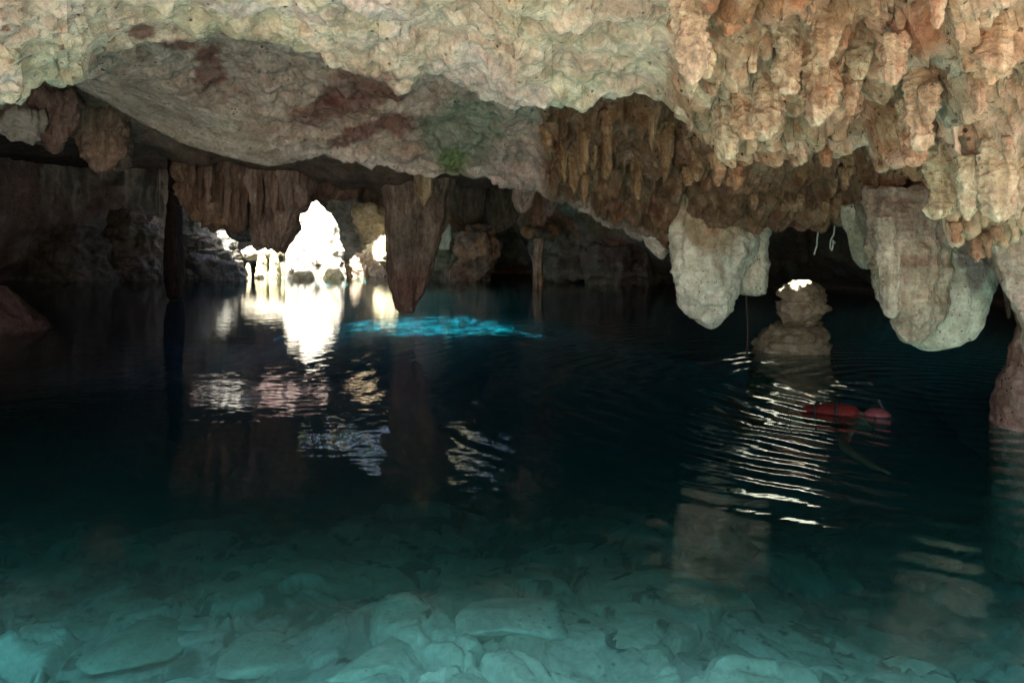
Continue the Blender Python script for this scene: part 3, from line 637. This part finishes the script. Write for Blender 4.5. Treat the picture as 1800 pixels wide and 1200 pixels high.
# ------------------------------------------------------------------ sunlit spire and the rocks round it
def paint_s(col, u, v, na, nb, P):
    w, _ = worley(P, 0.9, 401)
    return blend(col, (0.10, 0.10, 0.06), (w < 0.16) * 0.9)
root = bpy.data.objects.new('sunlit_rock', None); C.objects.link(root); root.location = px(np.array(560.), np.array(486.), 37.0)
tag(root, 'tall white rock spire blazing in full sun in the middle of the far water', 'rock')
rel(lump('spire', [(344, 538, 546), (352, 534, 556), (362, 530, 566), (376, 527, 582), (388, 512, 590), (398, 506, 594), (420, 502, 599), (440, 500, 603), (460, 498, 606), (474, 496, 607), (486, 492, 609), (505, 480, 612)],
     36.8, M_far, (0.76, 0.73, 0.66), 0.45, 0.16, 0.8, 0.0, 50, paint_s, step=1, holes=0.12), root)
rel(lump('left_shoulder', [(375, 508, 530), (385, 509, 532), (410, 508, 534), (486, 504, 536), (505, 500, 536)], 36.4, M_far, (0.74, 0.71, 0.62), 0.6, 0.15, 0.8, 0.0, 51, paint_s, step=1), root)
rel(lump('foot_boulder', [(477, 524, 540), (481, 520, 546), (486, 518, 550), (498, 516, 552)], 35.3, M_far, (0.46, 0.44, 0.30), 0.7, 0.14, 0.6, 0.0, 52, step=1), root)
rel(lump('foot_boulder', [(472, 578, 594), (478, 574, 598), (486, 570, 602), (498, 566, 606)], 35.6, M_far, (0.60, 0.58, 0.36), 0.7, 0.14, 0.6, 0.0, 53, step=1), root)
tag(lump('sunlit_rock', [(424, 462, 476), (428, 452, 500), (434, 436, 503), (441, 421, 504), (446, 419, 500), (452, 424, 478), (456, 440, 470)], 36.6, M_far, (0.74, 0.71, 0.60), 0.5, 0.16, 0.6, 0.0, 54, paint_s, step=1),
    'white sunlit rock shelf reaching out to the left of the blazing spire', 'rock')
for i, (a, b, c) in enumerate([(452, 468, 0), (476, 488, 1), (414, 426, 2), (432, 440, 3), (489, 499, 4)]):
    tag(lump('rock_leg', [(442 if c < 2 else 462, a + 2, b - 2), (455 if c < 2 else 470, a, b), (478, a - 1, b + 1), (500, a - 3, b + 3)], 36.0 + 0.1 * c, M_far, (0.62, 0.58, 0.38), 0.8, 0.10, 0.5, 0.05, 60 + i, step=1),
        ['yellowish stone leg under the middle of the sunlit shelf', 'cream stone leg between the sunlit shelf and the spire', 'leftmost small pale stone stub standing in the far water', 'small pale stub just right of the leftmost stub at the far waterline', 'slim cream stone leg touching the foot of the spire'][i], 'rock', 'stone legs under the sunlit shelf')
# rocks behind, right of the spire
bk = [([(340, 575, 625), (352, 570, 640), (380, 578, 652), (410, 585, 655), (440, 590, 660), (470, 600, 660), (500, 600, 665)], 41.5, (0.40, 0.40, 0.33), 'grey-green pitted cliff rock directly behind the right side of the spire'),
      ([(341, 612, 622), (348, 607, 630), (360, 610, 634), (366, 614, 630)], 40.6, (0.42, 0.45, 0.38), 'round grey-green boulder perched on top of the cliff behind the spire'),
      ([(358, 628, 650), (372, 622, 668), (390, 624, 682), (408, 630, 692), (425, 640, 700), (440, 640, 705)], 40.2, (0.58, 0.48, 0.28), 'tan sunlit boulder high up between the spire and the large fluted stalactite'),
      ([(418, 672, 700), (430, 655, 706), (445, 640, 708), (462, 650, 700), (476, 655, 690), (500, 655, 690)], 39.2, (0.66, 0.62, 0.42), 'bright cream boulder low down beside the large fluted stalactite'),
      ([(448, 632, 646), (458, 622, 652), (470, 615, 658), (484, 612, 664), (500, 610, 668)], 38.2, (0.45, 0.38, 0.29), 'small brown boulder at the far waterline right of the spire'),
      ([(462, 655, 668), (470, 650, 678), (482, 646, 686), (498, 644, 690)], 37.8, (0.30, 0.26, 0.20), 'low dark boulder at the far waterline left of the large fluted stalactite')]
for i, (rows, D, c, lab) in enumerate(bk):
    tag(lump('boulder', rows, D, M_far, c, 0.7, 0.38, 0.7, 0.0, 70 + i, step=1, seg=140, holes=0.3), lab, 'rock')
def shore_paint(col, u, v, na, nb, P):
    a = fbm(P, 1.1, 4, 811); b = fbm(P, 0.35, 4, 812)
    col = blend(col, (0.09, 0.075, 0.06), sstep(0.05, 0.3, a) * 0.7)
    col = blend(col, (0.30, 0.25, 0.19), sstep(0.1, 0.35, b) * 0.5)
    return blend(col, (0.15, 0.16, 0.10), sstep(0.1, 0.3, -a) * 0.5)
# left: pale ledges and domed boulder on the shore
for i, (rows, D, c, lab) in enumerate([
    ([(370, 215, 250), (385, 200, 272), (410, 192, 290), (440, 190, 300), (470, 196, 305), (505, 200, 306)], 34, (0.27, 0.22, 0.18), 'domed brown boulder against the dark wall left of the black stalactite'),
    ([(448, 330, 350), (456, 325, 378), (464, 330, 402), (472, 345, 425), (482, 360, 430), (498, 370, 432)], 33, (0.36, 0.33, 0.31), 'grey rock ledge sloping down to the water left of the sunlit shelf'),
    ([(380, 325, 350), (396, 322, 372), (412, 324, 392), (430, 330, 410), (452, 330, 416), (480, 330, 420), (500, 330, 420)], 36, (0.28, 0.29, 0.27), 'grey-green sloping rock face behind the grey ledge'),
    ([(400, 100, 160), (430, 80, 190), (460, 60, 200), (500, 50, 210)], 33, (0.19, 0.165, 0.15), 'dim grey-brown rock slope on the far left shore'),
    ([(404, 408, 440), (412, 406, 442), (420, 410, 440), (426, 416, 430)], 29, (0.05, 0.045, 0.045), 'black rock knob between the two big stone curtains and the sunlit shelf'),
    ([(398, 846, 870), (420, 812, 870), (445, 806, 868), (470, 800, 862), (505, 795, 860)], 33.5, (0.42, 0.25, 0.14), 'rusty brown rock at the waterline under the greenish hanging rock'),
    ([(410, 760, 800), (440, 752, 812), (470, 750, 820), (505, 745, 822)], 34.5, (0.26, 0.28, 0.17), 'mossy green rock at the waterline just right of the large fluted stalactite'),
    ([(395, 930, 1000), (410, 925, 1040), (440, 940, 1080), (470, 950, 1090), (490, 955, 1095)], 32.5, (0.20, 0.19, 0.14), 'dark lumpy rock mass at the back right of centre'),
    ([(395, 925, 975), (400, 920, 985), (410, 922, 984), (416, 930, 975)], 31.5, (0.36, 0.20, 0.10), 'rusty orange ledge of rock on the dark back wall'),
    ([(440, 1040, 1120), (455, 1030, 1150), (480, 1032, 1155), (500, 1040, 1150)], 30, (0.15, 0.11, 0.09), 'low dark brown rock fringe at the far right end of the back wall'),
    ]):
    tag(lump('shore_rock', rows, D, M_far, c, 0.6, 0.42, 0.75, 0.10, 90 + i, shore_paint, step=1, seg=140, holes=0.25), lab, 'rock')
tag(lump('stone_pillar', [(420, 940, 958), (440, 938, 956), (470, 937, 953), (500, 936, 956), (508, 936, 956)], 30, M_farf, (0.30, 0.20, 0.13), 0.8, 0.06, 0.4, 0.05, 110, step=1), 'slim brown stone pillar standing in the water at the foot of the dark back wall', 'rock')
tag(lump('shore_rock', [(505, -60, 4), (520, -80, 14), (540, -90, 36), (558, -100, 58), (575, -110, 76), (600, -120, 90), (640, -130, 100)], 14.2, M_far, (0.17, 0.105, 0.095), 0.8, 0.14, 0.4, 0.0, 111),
    'dark red rock sloping into the water at the left edge', 'rock')
# pedestal rock
root = bpy.data.objects.new('pedestal_rock', None); C.objects.link(root); root.location = px(np.array(1400.), np.array(616.), 11.3)
tag(root, 'mushroom-like stack of brown rock with a white sunlit cap standing in the water', 'rock')
def paint_p(col, u, v, na, nb, P): return blend(col, (0.22, 0.18, 0.12), 0.6 * sstep(-0.1, 0.3, nb))
rel(lump('cap', [(494, 1398, 1410), (499, 1388, 1426), (505, 1380, 1436), (512, 1374, 1446), (522, 1374, 1450), (530, 1371, 1444), (536, 1371, 1450), (541, 1372, 1458), (546, 1374, 1446), (552, 1376, 1438), (560, 1390, 1430)], 11.3, M_pale, (0.50, 0.43, 0.33), 0.8, 0.085, 0.13, 0.0, 120, paint_p, step=1.5, strata=0.06), root)
rel(lump('neck', [(545, 1374, 1440), (558, 1376, 1434), (568, 1380, 1440), (578, 1374, 1440), (584, 1362, 1446), (596, 1358, 1446)], 11.35, M_pale, (0.42, 0.36, 0.27), 0.8, 0.085, 0.13, 0.0, 121, paint_p, step=1.5, strata=0.06), root)
rel(lump('base', [(572, 1362, 1380), (577, 1352, 1440), (584, 1348, 1449), (590, 1338, 1450), (598, 1336, 1447), (606, 1330, 1453), (622, 1328, 1454), (660, 1322, 1458), (700, 1318, 1462)], 11.3, M_pale, (0.40, 0.34, 0.24), 0.8, 0.11, 0.16, 0.0, 122, paint_p, step=1.5, strata=0.06), root)

# ------------------------------------------------------------------ many small stalactites in the fringe at upper right and along edges
M_st = M_flute
ci = {}
def ceil_pt(u, v, lo=6, hi=340):
    j = int(np.argmin(np.abs(CEIL_U - u))); colP = CEIL_P[lo:hi, j]; uv = pix(colP)[1]
    ok = np.where(np.abs(uv - v) < 5)[0]
    if len(ok) == 0: return None
    i = ok[np.argmin(colP[ok, 1])]; return colP[i]
def small(u, v, wid, length, base, k, name='stalactite', dim=1.0, bw=0.08):
    p = ceil_pt(u, v)
    if p is None: return None
    D = float(p[1]) ; s = wid / 2
    j = rng.uniform(0.75, 1.25, 8); pt = rng.uniform(0.45, 1.0)
    rows = [(v - length * 0.45, u - s * 1.3 * j[0], u + s * 1.3 * j[1]), (v, u - s * 1.05 * j[2], u + s * 1.05 * j[3]), (v + length * 0.3, u - s * 0.85 * j[4], u + s * 0.95 * j[5]), (v + length * 0.6, u - s * 0.95 * j[6], u + s * 0.85 * j[7]), (v + length * 0.85, u - s * 0.75 * j[1] * pt, u + s * 0.6 * j[2] * pt), (v + length * 0.97, u - s * 0.5 * j[3] * pt, u + s * 0.3 * pt), (v + length, u - s * 0.2, u + s * 0.1)]
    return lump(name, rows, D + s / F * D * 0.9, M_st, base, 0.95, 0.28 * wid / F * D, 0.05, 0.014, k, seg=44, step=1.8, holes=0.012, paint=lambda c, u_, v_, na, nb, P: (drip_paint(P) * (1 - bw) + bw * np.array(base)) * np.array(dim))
pal = [(0.42, 0.30, 0.20), (0.40, 0.24, 0.15), (0.46, 0.40, 0.28), (0.34, 0.24, 0.18), (0.44, 0.38, 0.25), (0.47, 0.28, 0.18)]
cnt = 0
big = [(1385, 55, 46, 110, (0.50, 0.40, 0.30), 'fat cream and rust stalactite near the top, left of the middle of the drip fringe'),
       (1318, 165, 52, 80, (0.52, 0.32, 0.20), 'orange-red stalactite with pale rim above the brown ledge in the drip fringe'),
       (1215, 20, 60, 130, (0.50, 0.44, 0.33), 'bright cream stalactite where the drip fringe meets the smooth ceiling'),
       (1445, 120, 56, 95, (0.42, 0.25, 0.15), 'wide rust-brown stalactite in the middle of the drip fringe'),
       (1620, 140, 44, 125, (0.50, 0.37, 0.25), 'long tan stalactite with a pale foot in the right half of the drip fringe'),
       (1570, 90, 36, 60, (0.48, 0.37, 0.28), 'short pinkish stalactite left of the long tan one'),
       (1655, 290, 44, 95, (0.45, 0.42, 0.27), 'yellow-green stalactite leftmost in the low row at the right edge'),
       (1702, 310, 30, 78, (0.42, 0.40, 0.27), 'slim yellow-green stalactite second in the low row at the right edge'),
       (1755, 290, 46, 100, (0.46, 0.42, 0.28), 'broad yellow-green stalactite third in the low row at the right edge'),
       (1790, 300, 30, 85, (0.44, 0.40, 0.28), 'yellow-green stalactite nearest the right edge in the low row'),
       (1510, 60, 34, 80, (0.40, 0.36, 0.26), 'narrow olive stalactite right of the wide rust-brown one'),
       (1740, 60, 60, 90, (0.47, 0.33, 0.20), 'thick ochre stalactite in the upper right corner')]
for i, (u, v, wd, ln, c, lab) in enumerate(big):
    o = small(u, v, wd, ln, c, 300 + i, bw=0.4)
    if o: tag(o, lab, 'stalactite')
for i in range(60):
    u = rng.uniform(1185, 1800); zone = rng.random()
    if zone < 0.55:
        v = rng.uniform(-10, 1) + rng.random() * (interp(u, [(1180, 150), (1290, 235), (1500, 200), (1600, 260), (1650, 350), (1800, 360)]))
        g = 'small drip stalactites covering the upper right of the ceiling'; lab = 'small drip stalactite among the tan and rust ones covering the upper right ceiling'
        wd = 9 + 38 * rng.random() ** 2.2; ln = wd * rng.uniform(1.2, 3.4); c = pal[rng.integers(6)]
    else:
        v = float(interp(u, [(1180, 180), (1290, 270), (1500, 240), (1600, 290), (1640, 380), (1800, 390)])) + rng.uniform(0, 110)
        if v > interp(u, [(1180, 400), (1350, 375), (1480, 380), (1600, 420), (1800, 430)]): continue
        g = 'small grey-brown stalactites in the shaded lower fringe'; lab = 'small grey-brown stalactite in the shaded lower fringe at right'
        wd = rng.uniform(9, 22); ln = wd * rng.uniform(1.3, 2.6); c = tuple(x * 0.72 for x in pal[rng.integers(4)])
    o = small(float(u), float(v), float(wd), float(ln), c, 320 + i, dim=1.0 if zone < 0.55 else (0.52, 0.42, 0.36))  # lower fringe gets its shade from a darker colour
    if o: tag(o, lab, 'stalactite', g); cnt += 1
for i in range(22):
    u = rng.uniform(960, 1200); v = rng.uniform(205, 235) if rng.random() < 0.35 else rng.uniform(240, 340)
    if v > interp(u, [(950, 290), (1060, 330), (1200, 370)]): continue
    o = small(float(u), float(v), float(rng.uniform(9, 18)), float(rng.uniform(28, 75)), [(0.27, 0.19, 0.13), (0.30, 0.22, 0.16), (0.22, 0.16, 0.12)][i % 3], 520 + i, dim=(0.46, 0.36, 0.29))  # darkened colour stands in for shade on the fluted face
    if o: tag(o, 'thin brown organ-pipe stalactite on the fluted face below the green band', 'stalactite', 'organ-pipe stalactites on the brown fluted face')

# ------------------------------------------------------------------ sunken boulders
for i, (u, v, wd, c, lab) in enumerate([
    (720, 1010, 90, (0.16, 0.14, 0.12), 'dark arched sunken boulder on the lake bed left of centre'),
    (890, 985, 80, (0.15, 0.13, 0.12), 'dark round sunken boulder at the centre of the lake bed'),
    (1050, 955, 130, (0.20, 0.20, 0.14), 'olive flat-topped sunken slab right of centre'),
    (1260, 895, 120, (0.10, 0.10, 0.09), 'dark elongated sunken boulder under the bright ripples'),
    (1090, 1100, 110, (0.62, 0.62, 0.58), 'pale tilted sunken slab near the bottom of the picture, right of centre'),
    (870, 1080, 190, (0.55, 0.55, 0.52), 'broad pale sunken slab at the bottom centre'),
    (1340, 1060, 120, (0.60, 0.60, 0.55), 'pale faceted sunken boulder right of the tilted pale slab'),
    (1590, 1170, 80, (0.66, 0.66, 0.60), 'small bright sunken boulder at the bottom right'),
    (1530, 1130, 110, (0.50, 0.50, 0.45), 'grey-green sunken boulder left of the small bright one'),
    (1720, 1060, 170, (0.28, 0.30, 0.34), 'bluish grey sunken slab in the bottom right corner'),
    (560, 980, 130, (0.30, 0.31, 0.26), 'dim domed sunken boulder in the lower left half'),
    (250, 1120, 190, (0.33, 0.34, 0.30), 'broad dim sunken slab at the lower left'),
    (480, 1150, 150, (0.45, 0.46, 0.42), 'medium pale sunken boulder at the bottom, left of centre'),
    (680, 1160, 160, (0.50, 0.52, 0.48), 'pale rounded sunken boulder at the bottom, just left of the broad pale slab')]):
    slope = (v - HV) / F
    for D in np.arange(3.2, 16, 0.04):                                # where the ray to (u, v) meets the bed
        i_ = np.argmin(np.abs(BED[:, 0, 1] - D)); zc = float(np.interp((u - 900) / F * D, BED[i_, :, 0], BED[i_, :, 2]))
        if EYE - slope * D <= zc: break
    D = float(D)
    r = wd / 2 / F * D; n, m = 40, 56
    ph = np.linspace(0.02, math.pi - 0.02, n)[:, None]; th = np.linspace(0, 2 * math.pi, m, endpoint=False)[None]
    d3 = np.stack([np.sin(ph) * np.cos(th), np.sin(ph) * np.sin(th), np.cos(ph) + 0 * th], -1)
    off = np.array([i * 7.7, 3.1 * i, 0])
    fn = rng.normal(size=(11, 3)); fn /= np.linalg.norm(fn, axis=1, keepdims=True); fh = rng.uniform(0.55, 0.95, 11)
    rad = np.min(fh / np.maximum(d3 @ fn.T, 0.3), -1); rad = np.minimum(rad, 1.5) + 0.07 * fbm(d3 + off, 0.5, 4, 600 + i)
    P = d3 * rad[..., None] * r * np.array([1, 0.9, 0.24])
    cc = shape(P, c) * (1 + 0.4 * fbm(P, 0.25, 4, 620 + i))[..., None]
    o = mesh_obj('sunken_boulder', P, grid_faces(n, m, True), M_bed, np.clip(cc, 0.02, 0.8)); o.location = ((u - 900) / F * D, D, zc - r * 0.12)
    o.rotation_euler = (0, 0, i * 1.3); tag(o, lab, 'boulder')

# ------------------------------------------------------------------ dangling roots
def tube(name, pts, r, mat, parent=None, seg=8):
    pts = np.array(pts, float); n = len(pts); T = np.gradient(pts, axis=0); T /= np.linalg.norm(T, axis=1, keepdims=True)
    a = np.cross(T, [0, 1, 0.01]); a /= np.linalg.norm(a, axis=1, keepdims=True); b = np.cross(T, a)
    th = np.linspace(0, 2 * math.pi, seg, endpoint=False); rr = np.broadcast_to(r, (n,))
    P = pts[:, None] + rr[:, None, None] * (a[:, None] * np.cos(th)[None, :, None] + b[:, None] * np.sin(th)[None, :, None])
    P0 = pts[0].copy(); o = mesh_obj(name, P - P0, grid_faces(n, seg, True), mat, parent=parent); o.location = P0; return o
M_root = plain('pale_root', (0.75, 0.75, 0.68), 0.5); M_droot = plain('dark_root', (0.06, 0.045, 0.035))
def line(uvs, D, n=40):
    uvs = np.array(uvs, float); t = np.linspace(0, len(uvs) - 1, n); k = np.arange(len(uvs))
    u = np.interp(t, k, uvs[:, 0]); v = np.interp(t, k, uvs[:, 1]); u = smooth1(u, 3, 0)
    return px(u, v, D)
tag(tube('hanging_root', line([(1440, 385), (1438, 410), (1436, 420), (1436, 432), (1433, 440), (1431, 448)], 8.6), 0.009, M_root), 'thin white root hanging straight down above the pedestal rock', 'root')
tag(tube('hanging_root', line([(1468, 385), (1466, 412), (1460, 422), (1459, 436), (1462, 440), (1465, 428), (1463, 422), (1469, 428)], 8.6), 0.009, M_root), 'thin white root curled into a loop, right of the straight white root', 'root')
tag(tube('hanging_root', line([(1313, 470), (1312, 540), (1315, 580), (1313, 622)], 11.0), 0.016, M_droot), 'dark root hanging to the water between the huge pale stalactite and the pedestal rock', 'root')
tag(tube('hanging_root', [(5.1 + 0.1 * math.sin(z * 2), 18.5, z) for z in np.linspace(5.0, 2.0, 30)], 0.03, M_droot), 'long dark root dangling in the roof opening of the right chamber', 'root')

# ------------------------------------------------------------------ snorkeller in a red life vest
M_skin = plain('skin', (0.20, 0.10, 0.075), 0.5); M_vest = plain('red_vest', (0.11, 0.010, 0.008), 0.8); M_black = plain('black_cloth', (0.02, 0.02, 0.022), 0.7); M_cap = plain('swim_cap', (0.15, 0.04, 0.045), 0.6)
def skin_mesh(name, verts, edges, radii, rootv, sub, mat, parent, offs=None):
    me = bpy.data.meshes.new(name); me.from_pydata(verts, edges, []); ob = bpy.data.objects.new(name, me); C.objects.link(ob)
    md = ob.modifiers.new('skin', 'SKIN'); sk = me.skin_vertices[0].data
    for i, r in enumerate(radii):
        sk[i].radius = r if isinstance(r, tuple) else (r, r); sk[i].use_root = (i == rootv)
    sb = ob.modifiers.new('sub', 'SUBSURF'); sb.levels = sub; sb.render_levels = sub
    dg = bpy.context.evaluated_depsgraph_get(); m2 = bpy.data.meshes.new_from_object(ob.evaluated_get(dg))
    C.objects.unlink(ob); bpy.data.objects.remove(ob)
    m2.name = name; m2.materials.clear(); m2.materials.append(mat)
    for p in m2.polygons: p.use_smooth = True
    o = bpy.data.objects.new(name, m2); C.objects.link(o); o.parent = parent; return o
per = bpy.data.objects.new('person', None); C.objects.link(per)
# local frame: x from feet to head, z up, lying face down at the surface
per.location = (2.60, 7.35, -0.105); per.rotation_euler = (0, 0, math.radians(-28))
tag(per, 'person snorkelling face down in a red life vest and reddish cap in dark water', 'person')
vs = [(0, 0, 0), (0.16, 0, 0.01), (0.34, 0, 0.03), (0.50, 0, 0.05), (0.58, 0, 0.055), (0.66, 0, 0.045), (0.75, 0, 0.035),
      (-0.06, 0.10, -0.02), (-0.34, 0.34, -0.18), (-0.62, 0.64, -0.09), (-0.70, 0.75, -0.06), (-0.76, 0.80, -0.02),
      (-0.06, -0.10, -0.02), (-0.42, 0.08, -0.20), (-0.70, 0.38, -0.14), (-0.79, 0.47, -0.10), (-0.86, 0.52, -0.05),
      (0.50, 0.18, 0.02), (0.40, 0.42, -0.10), (0.56, 0.60, -0.20), (0.62, 0.66, -0.22),
      (0.50, -0.18, 0.02), (0.46, -0.44, -0.10), (0.66, -0.56, -0.18), (0.72, -0.60, -0.20)]
ed = [(0, 1), (1, 2), (2, 3), (3, 4), (4, 5), (5, 6), (0, 7), (7, 8), (8, 9), (9, 10), (10, 11), (0, 12), (12, 13), (13, 14), (14, 15), (15, 16), (3, 17), (17, 18), (18, 19), (19, 20), (3, 21), (21, 22), (22, 23), (23, 24)]
rd = [(0.13, 0.10), (0.12, 0.095), (0.14, 0.105), (0.13, 0.10), (0.062, 0.06), (0.085, 0.095), (0.07, 0.085),
      0.088, 0.060, 0.040, 0.035, 0.028, 0.088, 0.060, 0.040, 0.035, 0.028, 0.055, 0.042, 0.03, 0.034, 0.055, 0.042, 0.03, 0.034]
for (w_, dx, dy) in ((20, 0.62, 0.66), (24, 0.72, -0.60)):                    # fingers and thumb on each hand
    bx_, by_, bz_ = vs[w_]
    for f in range(4):
        a = (f - 1.5) * 0.2; L = (0.055, 0.068, 0.062, 0.045)[f]; sgn = 1 if by_ > 0 else -1
        i0 = len(vs)
        vs += [(bx_ + 0.045 + 0.0 * f, by_ + sgn * 0.02 + (f - 1.5) * 0.020, bz_ - 0.005), (bx_ + 0.045 + L * 0.6, by_ + sgn * 0.03 + (f - 1.5) * 0.023, bz_ - 0.012), (bx_ + 0.045 + L * 1.1, by_ + sgn * 0.03 + (f - 1.5) * 0.025, bz_ - 0.03)]
        ed += [(w_, i0), (i0, i0 + 1), (i0 + 1, i0 + 2)]; rd += [0.0095, 0.0085, 0.0075]
    i0 = len(vs); sgn = 1 if by_ > 0 else -1
    vs += [(bx_ + 0.01, by_ - sgn * 0.04, bz_ - 0.01), (bx_ + 0.045, by_ - sgn * 0.058, bz_ - 0.02)]; ed += [(w_, i0), (i0, i0 + 1)]; rd += [0.012, 0.009]
skin_mesh('body', vs, ed, rd, 0, 2, M_skin, per)
vest = skin_mesh('life_vest', [(0.02, 0, 0.02), (0.20, 0, 0.045), (0.36, 0, 0.06), (0.48, 0, 0.07), (0.57, 0, 0.075)], [(0, 1), (1, 2), (2, 3), (3, 4)], [(0.155, 0.10), (0.175, 0.115), (0.20, 0.125), (0.19, 0.12), (0.125, 0.09)], 0, 2, M_vest, per)
for bx_ in (0.20, 0.38):
    th = np.linspace(0, 2 * math.pi, 33); zc = 0.045 + (bx_ - 0.22) * 0.1
    tube('strap', [(bx_, 0.185 * math.cos(t) * 1.02, zc + 0.124 * math.sin(t) * 1.02) for t in th], 0.012, M_black, vest)
skin_mesh('shorts', [(0.02, 0, 0), (-0.07, 0.10, -0.02), (-0.24, 0.25, -0.12), (-0.07, -0.10, -0.02), (-0.28, 0.00, -0.13)], [(0, 1), (1, 2), (0, 3), (3, 4)], [(0.14, 0.11), 0.102, 0.085, 0.102, 0.085], 0, 2, M_black, per)
def ell(name, c, r, mat, parent, bump=None):
    n, m = 20, 28; ph = np.linspace(0.01, math.pi - 0.01, n)[:, None]; th = np.linspace(0, 2 * math.pi, m, endpoint=False)[None]
    d3 = np.stack([np.sin(ph) * np.cos(th), np.sin(ph) * np.sin(th), np.cos(ph) + 0 * th], -1)
    P = d3 * np.array(r)
    if bump is not None: P = bump(P, d3)
    o = mesh_obj(name, P, grid_faces(n, m, True), mat, parent=parent); o.location = c; return o
ell('hair', (0.70, 0, 0.072), (0.125, 0.100, 0.092), M_cap, per, lambda P, d: P + 0.006 * fbm(d, 0.4, 3, 700)[..., None] * d)
th = np.linspace(0, 2 * math.pi, 30)
tube('mask_strap', [(0.68 + 0.02 * math.sin(t), 0.107 * math.cos(t), 0.045 + 0.105 * math.sin(t)) for t in th], 0.008, M_black, per)
tube('snorkel', [(0.80, 0.07, -0.06), (0.79, 0.10, -0.03), (0.77, 0.115, 0.05), (0.74, 0.12, 0.14), (0.70, 0.125, 0.22)], 0.012, M_black, per)
